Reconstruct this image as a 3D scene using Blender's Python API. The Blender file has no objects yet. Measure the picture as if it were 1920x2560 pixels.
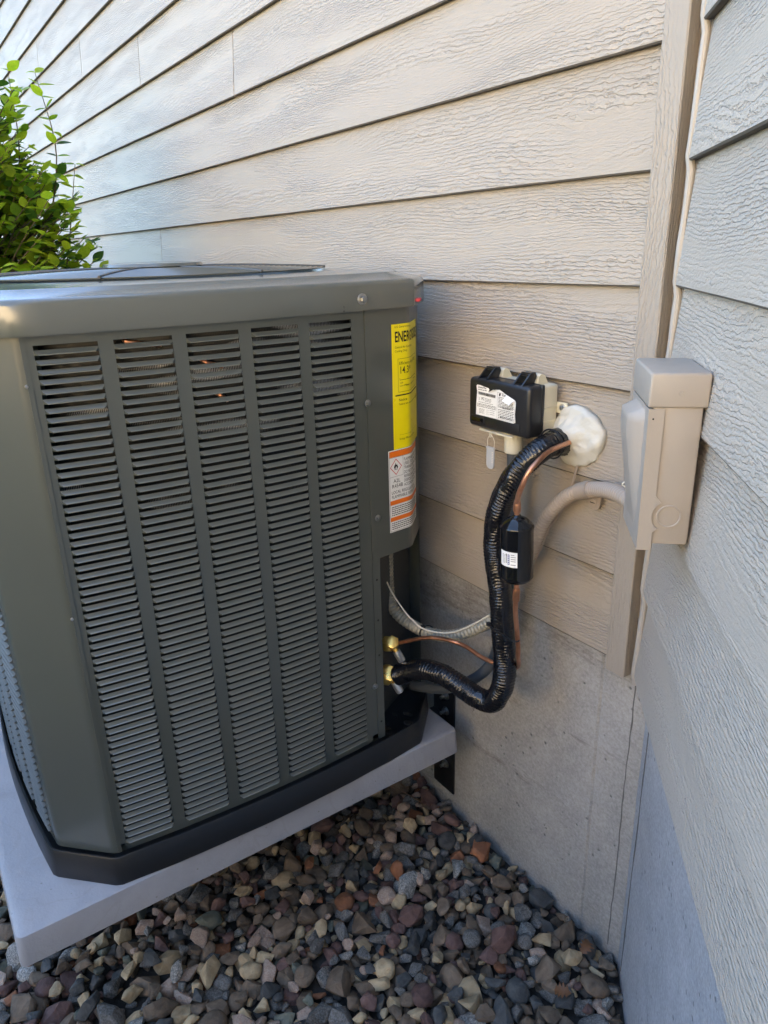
import bpy, bmesh, math, random
import numpy as np
from mathutils import Vector, Matrix, noise as mnoise

random.seed(7)
RNG = np.random.RandomState(11)
scene = bpy.context.scene
COL = scene.collection

# ------------------------------------------------------------------ camera
CAM = Vector((0.7206, -1.0724, 0.7841))
YAW, PITCH, ROLL = 0.5886, 0.3486, -0.0280
fwd = Vector((-math.cos(YAW) * math.cos(PITCH), math.sin(YAW) * math.cos(PITCH), -math.sin(PITCH)))
rgt = fwd.cross(Vector((0, 0, 1))).normalized()
upv = rgt.cross(fwd)
r2 = rgt * math.cos(ROLL) + upv * math.sin(ROLL)
u2 = -rgt * math.sin(ROLL) + upv * math.cos(ROLL)
cd = bpy.data.cameras.new('camera')
cam = bpy.data.objects.new('camera', cd)
COL.objects.link(cam)
cam.matrix_world = Matrix(((r2.x, u2.x, -fwd.x, CAM.x), (r2.y, u2.y, -fwd.y, CAM.y), (r2.z, u2.z, -fwd.z, CAM.z), (0, 0, 0, 1)))
cd.sensor_fit = 'VERTICAL'
cd.sensor_height = 36.0
cd.lens = 36.0 * 1809.0 / 2560.0
cd.clip_start = 0.02
cd.clip_end = 500
scene.camera = cam

# ------------------------------------------------------------------ world and sun
SUN_EL, SUN_AZ = 35.0, 8.0          # the sun stands behind the house (azimuth from +y towards +x)
w = bpy.data.worlds.new('World')
scene.world = w
w.use_nodes = True
wn = w.node_tree
for n in list(wn.nodes):
    wn.nodes.remove(n)
out = wn.nodes.new('ShaderNodeOutputWorld')
bg = wn.nodes.new('ShaderNodeBackground')
sky = wn.nodes.new('ShaderNodeTexSky')
sky.sky_type = 'NISHITA'
sky.sun_disc = False
sky.sun_elevation = math.radians(SUN_EL)
sky.sun_rotation = math.radians(SUN_AZ)
sky.air_density = 1.0
sky.dust_density = 1.6
sky.ozone_density = 1.0
bg.inputs['Strength'].default_value = 0.15
wn.links.new(sky.outputs[0], bg.inputs['Color'])
wn.links.new(bg.outputs[0], out.inputs['Surface'])
sd = bpy.data.lights.new('sun', 'SUN')
sd.energy = 4.3
sd.angle = math.radians(0.5)
sd.color = (1.0, 0.93, 0.82)
sun = bpy.data.objects.new('sun', sd)
COL.objects.link(sun)
e, a = math.radians(SUN_EL), math.radians(SUN_AZ)
sun_dir = Vector((math.sin(a) * math.cos(e), math.cos(a) * math.cos(e), math.sin(e)))
sun.rotation_euler = sun_dir.to_track_quat('Z', 'Y').to_euler()
vs = scene.view_settings
vs.view_transform = 'Standard'
vs.look = 'None'
vs.gamma = 1.0
vs.use_curve_mapping = False
vs.exposure = 3.08

# ------------------------------------------------------------------ materials
def new_mat(name):
    m = bpy.data.materials.new(name)
    m.use_nodes = True
    nt = m.node_tree
    return m, nt, nt.nodes['Principled BSDF']

def N(nt, t, **kw):
    n = nt.nodes.new(t)
    for k, v in kw.items():
        setattr(n, k, v)
    return n

def mathn(nt, op, a, b=None, c=None, clamp=False):
    n = N(nt, 'ShaderNodeMath', operation=op)
    n.use_clamp = clamp
    for i, v in enumerate((a, b, c)):
        if v is None:
            continue
        if isinstance(v, (int, float)):
            n.inputs[i].default_value = v
        else:
            nt.links.new(v, n.inputs[i])
    return n.outputs[0]

def ramp(nt, fac, stops):
    r = N(nt, 'ShaderNodeValToRGB')
    els = r.color_ramp.elements
    while len(els) < len(stops):
        els.new(0.5)
    for el, (p, c) in zip(els, stops):
        el.position = p
        el.color = (c[0], c[1], c[2], 1) if len(c) == 3 else c
    nt.links.new(fac, r.inputs[0])
    return r.outputs[0]

def noise_tex(nt, vec, scale, detail=2.0, rough=0.5, dist=0.0):
    n = N(nt, 'ShaderNodeTexNoise')
    n.inputs['Scale'].default_value = scale
    n.inputs['Detail'].default_value = detail
    n.inputs['Roughness'].default_value = rough
    n.inputs['Distortion'].default_value = dist
    if vec is not None:
        nt.links.new(vec, n.inputs['Vector'])
    return n

def mapping(nt, vec, scale=(1, 1, 1), loc=(0, 0, 0)):
    m = N(nt, 'ShaderNodeMapping')
    m.inputs['Scale'].default_value = scale
    m.inputs['Location'].default_value = loc
    nt.links.new(vec, m.inputs['Vector'])
    return m.outputs[0]

def mixc(nt, fac, a, b, mode='MIX'):
    m = N(nt, 'ShaderNodeMix', data_type='RGBA', blend_type=mode)
    for sock, v in ((m.inputs[0], fac), (m.inputs[6], a), (m.inputs[7], b)):
        if isinstance(v, (int, float)):
            sock.default_value = v
        elif isinstance(v, tuple):
            sock.default_value = (v[0], v[1], v[2], 1)
        else:
            nt.links.new(v, sock)
    return m.outputs[2]

def bump(nt, bsdf, h, strength=0.5, dist=0.002, prev=None):
    b = N(nt, 'ShaderNodeBump')
    b.inputs['Strength'].default_value = strength
    b.inputs['Distance'].default_value = dist
    nt.links.new(h, b.inputs['Height'])
    if prev is not None:
        nt.links.new(prev, b.inputs['Normal'])
    nt.links.new(b.outputs[0], bsdf.inputs['Normal'])
    return b.outputs[0]

def plain(name, col, rough=0.5, metal=0.0, spec=0.5, var=0.06, bumpd=0.0004, bscale=120.0, coat=0.0, rvar=0.16):
    """paint or plastic with slight mottling, dust and surface relief"""
    m, nt, b = new_mat(name)
    tc = N(nt, 'ShaderNodeTexCoord')
    n1 = noise_tex(nt, tc.outputs['Object'], 9.0, 4, 0.6)
    f = mathn(nt, 'MULTIPLY_ADD', n1.outputs[0], 2 * var, 1 - var)
    c = mixc(nt, 1.0, (col[0], col[1], col[2]), f, 'MULTIPLY')
    nt.links.new(c, b.inputs['Base Color'])
    n2 = noise_tex(nt, tc.outputs['Object'], 45.0, 3, 0.6)
    nt.links.new(mathn(nt, 'MULTIPLY_ADD', n2.outputs[0], rvar, rough - rvar / 2), b.inputs['Roughness'])
    b.inputs['Metallic'].default_value = metal
    b.inputs['Specular IOR Level'].default_value = spec
    b.inputs['Coat Weight'].default_value = coat
    b.inputs['Coat Roughness'].default_value = 0.15
    if bumpd > 0:
        n3 = noise_tex(nt, tc.outputs['Object'], bscale, 3, 0.6)
        bump(nt, b, n3.outputs[0], 0.5, bumpd)
    return m

def siding_mat(name, col, vertical=False, bd=0.0023):
    """painted fibre cement with pressed cedar grain"""
    m, nt, b = new_mat(name)
    tc = N(nt, 'ShaderNodeTexCoord')
    oi = N(nt, 'ShaderNodeObjectInfo')
    sep = N(nt, 'ShaderNodeSeparateXYZ')
    nt.links.new(tc.outputs['Object'], sep.inputs[0])
    X, Z = sep.outputs[0], sep.outputs[2]
    if vertical:
        X, Z = sep.outputs[2], mathn(nt, 'ADD', sep.outputs[0], sep.outputs[1])
    rnd = mathn(nt, 'MULTIPLY', oi.outputs['Random'], 37.0)
    def vec(sx, sz, off=0.0):
        c = N(nt, 'ShaderNodeCombineXYZ')
        nt.links.new(mathn(nt, 'MULTIPLY_ADD', X, sx, rnd), c.inputs[0])
        nt.links.new(mathn(nt, 'MULTIPLY', Z, sz), c.inputs[1])
        nt.links.new(mathn(nt, 'ADD', rnd, off), c.inputs[2])
        return c.outputs[0]
    base = noise_tex(nt, vec(1.7, 7.5), 1.0, 1.5, 0.45).outputs[0]
    wob = noise_tex(nt, vec(16, 60, 3.0), 1.0, 2.0, 0.6).outputs[0]
    jit = noise_tex(nt, vec(75, 170, 5.0), 1.0, 2.0, 0.6).outputs[0]
    ph = mathn(nt, 'MULTIPLY_ADD', base, 15.0, mathn(nt, 'MULTIPLY', Z, 140.0))
    ph = mathn(nt, 'MULTIPLY_ADD', wob, 1.3, ph)
    ph = mathn(nt, 'MULTIPLY_ADD', jit, 1.7, ph)
    saw = mathn(nt, 'FRACT', ph)
    edge = mathn(nt, 'SMOOTH_MIN', mathn(nt, 'MULTIPLY', saw, 6.0), mathn(nt, 'MULTIPLY', mathn(nt, 'SUBTRACT', 1.0, saw), 1.9), 0.1)
    edge = mathn(nt, 'SMOOTH_MIN', edge, 1.0, 0.15)
    amp = ramp(nt, noise_tex(nt, vec(2.2, 13, 9.0), 1.0, 2, 0.5).outputs[0],
               [(0.36, (0.08,) * 3), (0.60, (1, 1, 1))])
    h1 = mathn(nt, 'MULTIPLY', edge, amp)
    rough_n = noise_tex(nt, vec(60, 360, 13.0), 1.0, 3, 0.65).outputs[0]
    h = mathn(nt, 'MULTIPLY_ADD', rough_n, 0.55, h1)
    bump(nt, b, h, 1.0, bd)
    v1 = noise_tex(nt, vec(1.1, 3.0, 17.0), 1.0, 4, 0.6).outputs[0]
    f = mathn(nt, 'MULTIPLY_ADD', v1, 0.16, 0.92)
    per = mathn(nt, 'MULTIPLY_ADD', oi.outputs['Random'], 0.05, 0.975)
    f = mathn(nt, 'MULTIPLY', f, per)
    # groove shade put into the colour, with grime settled in the grain
    f = mathn(nt, 'MULTIPLY', f, mathn(nt, 'MULTIPLY_ADD', h1, 0.09, 0.94))
    nt.links.new(mixc(nt, 1.0, (col[0], col[1], col[2]), f, 'MULTIPLY'), b.inputs['Base Color'])
    b.inputs['Roughness'].default_value = 0.5
    b.inputs['Specular IOR Level'].default_value = 0.4
    return m

PAINT = (0.385, 0.326, 0.256)
M_SIDING = siding_mat('painted_siding', PAINT)
M_SIDING_SKYLIT = siding_mat('skylit_pale_siding', (0.43, 0.378, 0.316))  # same paint made paler: brighter light on the angled wall put into colour
M_TRIM = siding_mat('painted_trim', (0.335, 0.290, 0.238), True, 0.0012)
M_CAULK = plain('painted_caulk', (0.38, 0.34, 0.29), 0.45, bumpd=0.0008, bscale=60)
M_LAP_SHADOW = plain('lap_shadow_edge', (0.10, 0.085, 0.068), 0.9)  # dark edge colour stands in for the shadow line under each lap
M_SHEATH = plain('sheathing', (0.20, 0.17, 0.14), 0.8)

def concrete_mat(name='cast_concrete', tint=None):
    m, nt, b = new_mat(name)
    tc = N(nt, 'ShaderNodeTexCoord')
    o = tc.outputs['Object']
    big = noise_tex(nt, o, 3.2, 5, 0.6).outputs[0]
    mid = noise_tex(nt, o, 16, 5, 0.65).outputs[0]
    fine = noise_tex(nt, o, 150, 5, 0.75).outputs[0]
    c = ramp(nt, big, [(0.3, (0.25, 0.238, 0.216)), (0.5, (0.36, 0.345, 0.32)), (0.7, (0.46, 0.44, 0.41))])
    c = mixc(nt, 0.35, c, ramp(nt, mid, [(0.35, (0.165, 0.152, 0.132)), (0.65, (0.37, 0.345, 0.305))]))
    c = mixc(nt, 0.38, c, ramp(nt, fine, [(0.3, (0.13, 0.122, 0.112)), (0.7, (0.55, 0.53, 0.5))]))
    # rough bands where the form boards stuck, running roughly level
    rot = N(nt, 'ShaderNodeMapping')
    rot.inputs['Rotation'].default_value = (0, math.radians(8), 0)
    rot.inputs['Scale'].default_value = (14, 14, 85)
    nt.links.new(o, rot.inputs['Vector'])
    streak = noise_tex(nt, rot.outputs[0], 1.6, 4, 0.7, 0.8).outputs[0]
    rot2 = N(nt, 'ShaderNodeMapping')
    rot2.inputs['Rotation'].default_value = (0, math.radians(8), 0)
    rot2.inputs['Scale'].default_value = (1.1, 1.1, 5.5)
    rot2.inputs['Location'].default_value = (2.3, 0.0, 0.62)
    nt.links.new(o, rot2.inputs['Vector'])
    band = ramp(nt, noise_tex(nt, rot2.outputs[0], 1.0, 4, 0.6).outputs[0], [(0.50, (0, 0, 0)), (0.64, (1, 1, 1))])
    st = mathn(nt, 'MULTIPLY', streak, band)
    dark = ramp(nt, st, [(0.36, (1, 1, 1)), (0.60, (0.66, 0.64, 0.62))])
    c = mixc(nt, 1.0, c, dark, 'MULTIPLY')
    if tint: c = mixc(nt, 1.0, c, tint, 'MULTIPLY')
    # air holes
    vor = N(nt, 'ShaderNodeTexVoronoi')
    vor.inputs['Scale'].default_value = 42
    nt.links.new(o, vor.inputs['Vector'])
    gate = ramp(nt, noise_tex(nt, o, 21, 1).outputs[0], [(0.50, (0, 0, 0)), (0.55, (1, 1, 1))])
    hole = ramp(nt, vor.outputs['Distance'], [(0.09, (1, 1, 1)), (0.17, (0, 0, 0))])
    hole = mathn(nt, 'MULTIPLY', hole, gate)
    c = mixc(nt, mathn(nt, 'MULTIPLY', hole, 0.6), c, (0.13, 0.12, 0.11))
    nt.links.new(c, b.inputs['Base Color'])
    b.inputs['Roughness'].default_value = 0.85
    b.inputs['Specular IOR Level'].default_value = 0.3
    h = mathn(nt, 'MULTIPLY_ADD', mid, 0.6, mathn(nt, 'MULTIPLY', fine, 0.5))
    h = mathn(nt, 'SUBTRACT', h, mathn(nt, 'MULTIPLY', hole, 0.9))
    h = mathn(nt, 'MULTIPLY_ADD', st, 1.1, h)
    bump(nt, b, h, 0.8, 0.004)
    return m

M_SEAM = plain('dirty_seam', (0.13, 0.12, 0.11), 0.9, bumpd=0.001)
M_CONC = concrete_mat()
M_CONC_SKYLIT = concrete_mat('skylight_tinted_concrete', (1.18, 1.25, 1.40))  # blue skylight tinted into the plain concrete colour
AC_COL = (0.066, 0.074, 0.067)
M_AC = plain('olive_grey_enamel', AC_COL, 0.33, 0.0, 0.5, 0.06, 0.0003, 25, 0.5, 0.08)
M_LIP = plain('highlit_lip_enamel', (0.13, 0.14, 0.125), 0.16, 0.0, 0.9, 0.05, 0.0, 25, 1.0)  # blade lips paler and glossier, their edge highlight put into the colour
M_ACTOP = plain('glossy_cover_enamel', (0.094, 0.102, 0.091), 0.24, 0.0, 0.6, 0.04, 0.0006, 6, 0.7, 0.04)
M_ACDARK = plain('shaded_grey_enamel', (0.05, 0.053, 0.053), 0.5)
M_BASE = plain('black_base_plastic', (0.012, 0.013, 0.015), 0.42, 0, 0.5, 0.3, 0.0006, 90)
def pad_mat():
    m, nt, b = new_mat('grey_pad_plastic')
    tc = N(nt, 'ShaderNodeTexCoord')
    o = tc.outputs['Object']
    big = noise_tex(nt, o, 7, 5, 0.65, 0.5).outputs[0]
    fine = noise_tex(nt, o, 160, 3, 0.6).outputs[0]
    c = ramp(nt, big, [(0.3, (0.285, 0.278, 0.284)), (0.5, (0.322, 0.314, 0.322)), (0.72, (0.352, 0.344, 0.352))])
    ring_ = noise_tex(nt, o, 4.5, 2, 0.5, 1.2).outputs[0]
    edge = mathn(nt, 'ABSOLUTE', mathn(nt, 'SUBTRACT', ring_, 0.55))
    stain = ramp(nt, edge, [(0.0, (0.95, 0.94, 0.92)), (0.02, (1, 1, 1))])
    c = mixc(nt, 1.0, c, stain, 'MULTIPLY')
    vor = N(nt, 'ShaderNodeTexVoronoi')
    vor.inputs['Scale'].default_value = 38
    nt.links.new(o, vor.inputs['Vector'])
    sp = ramp(nt, vor.outputs['Distance'], [(0.05, (1, 1, 1)), (0.09, (0, 0, 0))])
    c = mixc(nt, mathn(nt, 'MULTIPLY', sp, 0.5), c, (0.12, 0.09, 0.06))
    nt.links.new(c, b.inputs['Base Color'])
    nt.links.new(mathn(nt, 'MULTIPLY_ADD', big, 0.3, 0.35), b.inputs['Roughness'])
    b.inputs['Specular IOR Level'].default_value = 0.4
    p = bump(nt, b, fine, 0.6, 0.0014)
    bump(nt, b, big, 0.4, 0.002, p)
    return m
M_PAD = pad_mat()
M_STEEL = plain('zinc_steel', (0.36, 0.36, 0.35), 0.35, 1.0)
M_CAP = plain('bright_nickel', (0.72, 0.72, 0.72), 0.3, 0.8)
M_BLKSTEEL = plain('black_steel', (0.01, 0.01, 0.011), 0.45)
M_BRASS = plain('brass', (0.90, 0.60, 0.17), 0.3, 0.75, 0.5, 0.12)
M_BLKPLASTIC = plain('black_plastic', (0.013, 0.014, 0.017), 0.33, 0, 0.5, 0.2, 0.0003, 200)
M_BLKGLOSS = plain('black_gloss_paint', (0.006, 0.006, 0.007), 0.09, 0, 0.55, 0.1, 0.0)
M_IVORY = plain('ivory_plastic', (0.60, 0.565, 0.44), 0.4)
M_WHIP = plain('ivory_conduit', (0.27, 0.255, 0.205), 0.3, 0, 0.5, 0.12)
M_CONDUIT = plain('painted_conduit', (0.36, 0.295, 0.235), 0.5, 0, 0.4, 0.1, 0.0008, 60)
M_GREYPVC = plain('grey_conduit', (0.06, 0.066, 0.072), 0.45)
M_PUTTY = plain('white_putty', (0.55, 0.53, 0.46), 0.5, 0, 0.4, 0.14, 0.006, 35)
M_BOX = plain('beige_enamel', (0.345, 0.300, 0.252), 0.42, 0, 0.45, 0.04, 0.0005, 160)
M_YELLOW = plain('yellow_label', (0.88, 0.74, 0.0), 0.3, 0, 0.5, 0.02, 0.0006, 30)
M_WHITE = plain('white_label', (0.80, 0.80, 0.78), 0.35, 0, 0.5, 0.02, 0.0008, 30)
M_ORANGE = plain('orange_print', (0.85, 0.18, 0.01), 0.35, 0, 0.5, 0.02, 0.0)
M_RED = plain('red_print', (0.55, 0.02, 0.04), 0.35, 0, 0.5, 0.02, 0.0)
M_REDTAPE = plain('red_tape', (0.65, 0.03, 0.05), 0.4)
M_INK = plain('black_ink', (0.012, 0.012, 0.012), 0.5, 0, 0.3, 0.0, 0.0)
M_GREYINK = plain('grey_ink', (0.18, 0.18, 0.19), 0.5, 0, 0.3, 0.0, 0.0)
M_BLUEINK = plain('blue_ink', (0.02, 0.035, 0.22), 0.5, 0, 0.3, 0.0, 0.0)
M_WIREWHITE = plain('white_wire', (0.66, 0.62, 0.52), 0.45)
M_TAN = plain('tan_wire', (0.36, 0.30, 0.25), 0.5)
M_CLEAR = plain('pale_seal_plastic', (0.42, 0.44, 0.46), 0.3)
M_TAG_METAL = plain('dull_rim', (0.5, 0.5, 0.48), 0.35, 0.8)
M_BARK = plain('green_stem', (0.10, 0.075, 0.04), 0.7)
M_DEADLEAF = plain('dry_leaf', (0.15, 0.065, 0.025), 0.6, 0, 0.4, 0.3, 0.0008, 40)
M_TWIG = plain('dry_twig', (0.13, 0.08, 0.05), 0.8)

def coil_mat():
    m, nt, b = new_mat('coil_fins')
    tc = N(nt, 'ShaderNodeTexCoord')
    sep = N(nt, 'ShaderNodeSeparateXYZ')
    nt.links.new(tc.outputs['Object'], sep.inputs[0])
    s = mathn(nt, 'ADD', sep.outputs[0], sep.outputs[1])
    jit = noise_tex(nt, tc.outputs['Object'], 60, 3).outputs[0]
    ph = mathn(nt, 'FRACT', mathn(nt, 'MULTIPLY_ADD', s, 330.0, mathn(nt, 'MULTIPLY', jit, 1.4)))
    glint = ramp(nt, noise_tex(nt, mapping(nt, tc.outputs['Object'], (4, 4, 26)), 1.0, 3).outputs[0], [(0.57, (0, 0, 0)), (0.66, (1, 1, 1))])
    # pale glints painted into the fin colour, mostly near the top
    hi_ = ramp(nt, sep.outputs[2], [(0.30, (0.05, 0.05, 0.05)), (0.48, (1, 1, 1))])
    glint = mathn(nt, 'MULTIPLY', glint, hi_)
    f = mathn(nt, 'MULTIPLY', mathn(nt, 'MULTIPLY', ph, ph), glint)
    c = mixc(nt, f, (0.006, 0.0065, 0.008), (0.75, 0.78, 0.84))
    nt.links.new(c, b.inputs['Base Color'])
    b.inputs['Metallic'].default_value = 0.4
    b.inputs['Roughness'].default_value = 0.35
    bump(nt, b, ph, 0.7, 0.002)
    return m
M_COIL = coil_mat()

def copper_mat():
    m, nt, b = new_mat('weathered_copper')
    tc = N(nt, 'ShaderNodeTexCoord')
    n1 = noise_tex(nt, tc.outputs['Object'], 16, 3, 0.6).outputs[0]
    n2 = noise_tex(nt, tc.outputs['Object'], 70, 3, 0.6).outputs[0]
    c = ramp(nt, n1, [(0.3, (0.20, 0.115, 0.075)), (0.46, (0.50, 0.22, 0.12)), (0.6, (0.72, 0.36, 0.22)), (0.75, (0.45, 0.30, 0.20))])
    c = mixc(nt, mathn(nt, 'MULTIPLY', n2, 0.4), c, (0.12, 0.085, 0.07))
    nt.links.new(c, b.inputs['Base Color'])
    b.inputs['Metallic'].default_value = 0.85
    nt.links.new(mathn(nt, 'MULTIPLY_ADD', n1, 0.3, 0.2), b.inputs['Roughness'])
    return m
M_COPPER = copper_mat()

def insul_mat():
    m, nt, b = new_mat('black_insulation_tape')
    tc = N(nt, 'ShaderNodeTexCoord')
    n1 = noise_tex(nt, tc.outputs['Object'], 55, 3, 0.6, 0.6).outputs[0]
    n2 = noise_tex(nt, tc.outputs['Object'], 240, 3, 0.6).outputs[0]
    b.inputs['Base Color'].default_value = (0.007, 0.007, 0.009, 1)
    b.inputs['Specular IOR Level'].default_value = 0.55
    nt.links.new(mathn(nt, 'MULTIPLY_ADD', n1, 0.12, 0.14), b.inputs['Roughness'])
    bump(nt, b, n1, 0.6, 0.004)
    return m
M_INSUL = insul_mat()

def leaf_mat(name, c1, c2):
    m, nt, b = new_mat(name)
    tc = N(nt, 'ShaderNodeTexCoord')
    oi = N(nt, 'ShaderNodeObjectInfo')
    n1 = noise_tex(nt, tc.outputs['Object'], 13, 2).outputs[0]
    c = ramp(nt, n1, [(0.3, c1), (0.7, c2)])
    c = mixc(nt, 1.0, c, mathn(nt, 'MULTIPLY_ADD', oi.outputs['Random'], 0.5, 0.75), 'MULTIPLY')
    nt.links.new(c, b.inputs['Base Color'])
    b.inputs['Roughness'].default_value = 0.42
    tr = N(nt, 'ShaderNodeBsdfTranslucent')
    nt.links.new(mixc(nt, 1.0, c, (1.6, 1.6, 0.5), 'MULTIPLY'), tr.inputs['Color'])
    mx = N(nt, 'ShaderNodeMixShader')
    mx.inputs[0].default_value = 0.5
    nt.links.new(b.outputs[0], mx.inputs[1])
    nt.links.new(tr.outputs[0], mx.inputs[2])
    nt.links.new(mx.outputs[0], nt.nodes['Material Output'].inputs['Surface'])
    return m
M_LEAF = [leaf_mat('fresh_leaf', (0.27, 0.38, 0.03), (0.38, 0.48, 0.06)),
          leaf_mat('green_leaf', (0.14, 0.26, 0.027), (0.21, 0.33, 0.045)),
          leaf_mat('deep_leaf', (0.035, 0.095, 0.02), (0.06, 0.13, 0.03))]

def stone_mat(name, c1, c2, speck=0.0, speck_c=(0.6, 0.58, 0.55), rough=0.82):
    m, nt, b = new_mat(name)
    tc = N(nt, 'ShaderNodeTexCoord')
    oi = N(nt, 'ShaderNodeObjectInfo')
    o = N(nt, 'ShaderNodeVectorMath', operation='ADD')
    nt.links.new(tc.outputs['Object'], o.inputs[0])
    cb = N(nt, 'ShaderNodeCombineXYZ')
    for i in range(3):
        nt.links.new(mathn(nt, 'MULTIPLY', oi.outputs['Random'], 9.0 + i), cb.inputs[i])
    nt.links.new(cb.outputs[0], o.inputs[1])
    n1 = noise_tex(nt, o.outputs[0], 55, 5, 0.65, 0.4).outputs[0]
    n2 = noise_tex(nt, o.outputs[0], 380, 4, 0.75).outputs[0]
    c = ramp(nt, n1, [(0.3, c1), (0.7, c2)])
    if speck > 0:
        s = ramp(nt, n2, [(0.42, (0, 0, 0)), (0.62, (1, 1, 1))])
        c = mixc(nt, mathn(nt, 'MULTIPLY', s, speck), c, speck_c)
    c = mixc(nt, 1.0, c, mathn(nt, 'MULTIPLY_ADD', oi.outputs['Random'], 0.5, 0.75), 'MULTIPLY')
    nt.links.new(c, b.inputs['Base Color'])
    b.inputs['Roughness'].default_value = rough
    b.inputs['Specular IOR Level'].default_value = 0.25
    h = mathn(nt, 'MULTIPLY_ADD', n2, 0.3, n1)
    bump(nt, b, h, 0.9, 0.005)
    return m
M_STONE = [stone_mat('slate_stone', (0.052, 0.050, 0.047), (0.116, 0.111, 0.101)),
           stone_mat('basalt_stone', (0.061, 0.054, 0.045), (0.140, 0.124, 0.105), 0.2),
           stone_mat('brown_stone', (0.102, 0.071, 0.047), (0.219, 0.158, 0.108)),
           stone_mat('plum_stone', (0.098, 0.052, 0.042), (0.195, 0.115, 0.094)),
           stone_mat('tan_stone', (0.298, 0.204, 0.109), (0.521, 0.392, 0.234)),
           stone_mat('pink_granite_stone', (0.260, 0.165, 0.117), (0.400, 0.270, 0.195), 0.5, (0.539, 0.444, 0.351)),
           stone_mat('speckled_granite_stone', (0.102, 0.094, 0.082), (0.214, 0.198, 0.176), 0.75, (0.539, 0.496, 0.429)),
           stone_mat('rust_stone', (0.186, 0.074, 0.035), (0.326, 0.139, 0.070)),
           stone_mat('green_grey_stone', (0.088, 0.091, 0.066), (0.177, 0.174, 0.133))]
STONE_W = [0.14, 0.15, 0.28, 0.085, 0.16, 0.075, 0.04, 0.03, 0.04]
M_SOIL = stone_mat('gravel_soil', (0.02, 0.018, 0.016), (0.05, 0.045, 0.04))

def lawn_mat():
    m, nt, b = new_mat('lawn_ground')
    tc = N(nt, 'ShaderNodeTexCoord')
    n1 = noise_tex(nt, tc.outputs['Object'], 0.8, 5, 0.6).outputs[0]
    n2 = noise_tex(nt, tc.outputs['Object'], 60, 3, 0.6).outputs[0]
    c = ramp(nt, n1, [(0.3, (0.045, 0.06, 0.018)), (0.7, (0.09, 0.10, 0.035))])
    c = mixc(nt, 0.4, c, ramp(nt, n2, [(0.3, (0.05, 0.06, 0.02)), (0.7, (0.12, 0.13, 0.05))]))
    nt.links.new(c, b.inputs['Base Color'])
    b.inputs['Roughness'].default_value = 0.9
    bump(nt, b, n2, 0.8, 0.03)
    return m
M_LAWN = lawn_mat()

# ------------------------------------------------------------------ mesh helpers
def link(name, bm, mats, parent=None, smooth=35, loc=None, rotz=0.0):
    me = bpy.data.meshes.new(name)
    bm.normal_update()
    bm.to_mesh(me)
    bm.free()
    return link_me(name, me, mats, parent, smooth, loc, rotz)

def link_me(name, me, mats, parent=None, smooth=35, loc=None, rotz=0.0):
    if mats is not None and not me.materials:
        for m in (mats if isinstance(mats, (list, tuple)) else [mats]):
            me.materials.append(m)
    if smooth:
        me.shade_smooth()
        me.set_sharp_from_angle(angle=math.radians(smooth))
    o = bpy.data.objects.new(name, me)
    COL.objects.link(o)
    if parent is not None:
        o.parent = parent
        if parent.parent is None:
            o.matrix_parent_inverse = Matrix.Translation(parent.location).inverted() if loc is None else Matrix()
    if loc is not None:
        o.location = loc
        o.rotation_euler = (0, 0, rotz)
    return o

def tag(o, label=None, cat=None, group=None, kind=None):
    if label: o['label'] = label
    if cat: o['category'] = cat
    if group: o['group'] = group
    if kind: o['kind'] = kind
    return o

def thing(name, label, cat, loc=(0, 0, 0), group=None):
    o = bpy.data.objects.new(name, None)
    o.empty_display_size = 0.1
    COL.objects.link(o)
    o.location = loc
    return tag(o, label, cat, group)

def add_box(bm, x0, x1, y0, y1, z0, z1, bev=0.0, seg=2, mat=0, M=None):
    r = bmesh.ops.create_cube(bm, size=1.0)
    vs_ = r['verts']
    for v in vs_:
        v.co = Vector(((x0 + x1) / 2 + v.co.x * (x1 - x0), (y0 + y1) / 2 + v.co.y * (y1 - y0), (z0 + z1) / 2 + v.co.z * (z1 - z0)))
    fs = list({f for v in vs_ for f in v.link_faces})
    for f in fs: f.material_index = mat
    allv = set(vs_)
    if bev > 0:
        es = list({e_ for v in vs_ for e_ in v.link_edges})
        rr = bmesh.ops.bevel(bm, geom=es, offset=bev, segments=seg, profile=0.5, affect='EDGES')
        for f in rr['faces']: f.material_index = mat
        allv = {v for v in allv if v.is_valid} | set(rr['verts'])
    if M is not None:
        for v in allv: v.co = M @ v.co
    return allv

def spline(pts, per=8):
    """Catmull-Rom through the points"""
    P = [Vector(p) for p in pts]
    P = [P[0] * 2 - P[1]] + P + [P[-1] * 2 - P[-2]]
    o = []
    for i in range(1, len(P) - 2):
        for k in range(per):
            t = k / per
            a_, b_, c_, d_ = P[i - 1], P[i], P[i + 1], P[i + 2]
            o.append(0.5 * ((2 * b_) + (c_ - a_) * t + (2 * a_ - 5 * b_ + 4 * c_ - d_) * t * t + (3 * b_ - a_ - 3 * c_ + d_) * t ** 3))
    o.append(P[-2])
    return o

def resample(pts, step):
    o = [pts[0].copy()]
    acc = 0.0
    for a_, b_ in zip(pts, pts[1:]):
        L = (b_ - a_).length
        if L < 1e-9: continue
        while acc + L >= step:
            t = (step - acc) / L
            a_ = a_.lerp(b_, t)
            o.append(a_.copy())
            L = (b_ - a_).length
            acc = 0.0
            if L < 1e-9: break
        acc += L
    if (o[-1] - pts[-1]).length > step * 0.3: o.append(pts[-1].copy())
    return o

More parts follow.
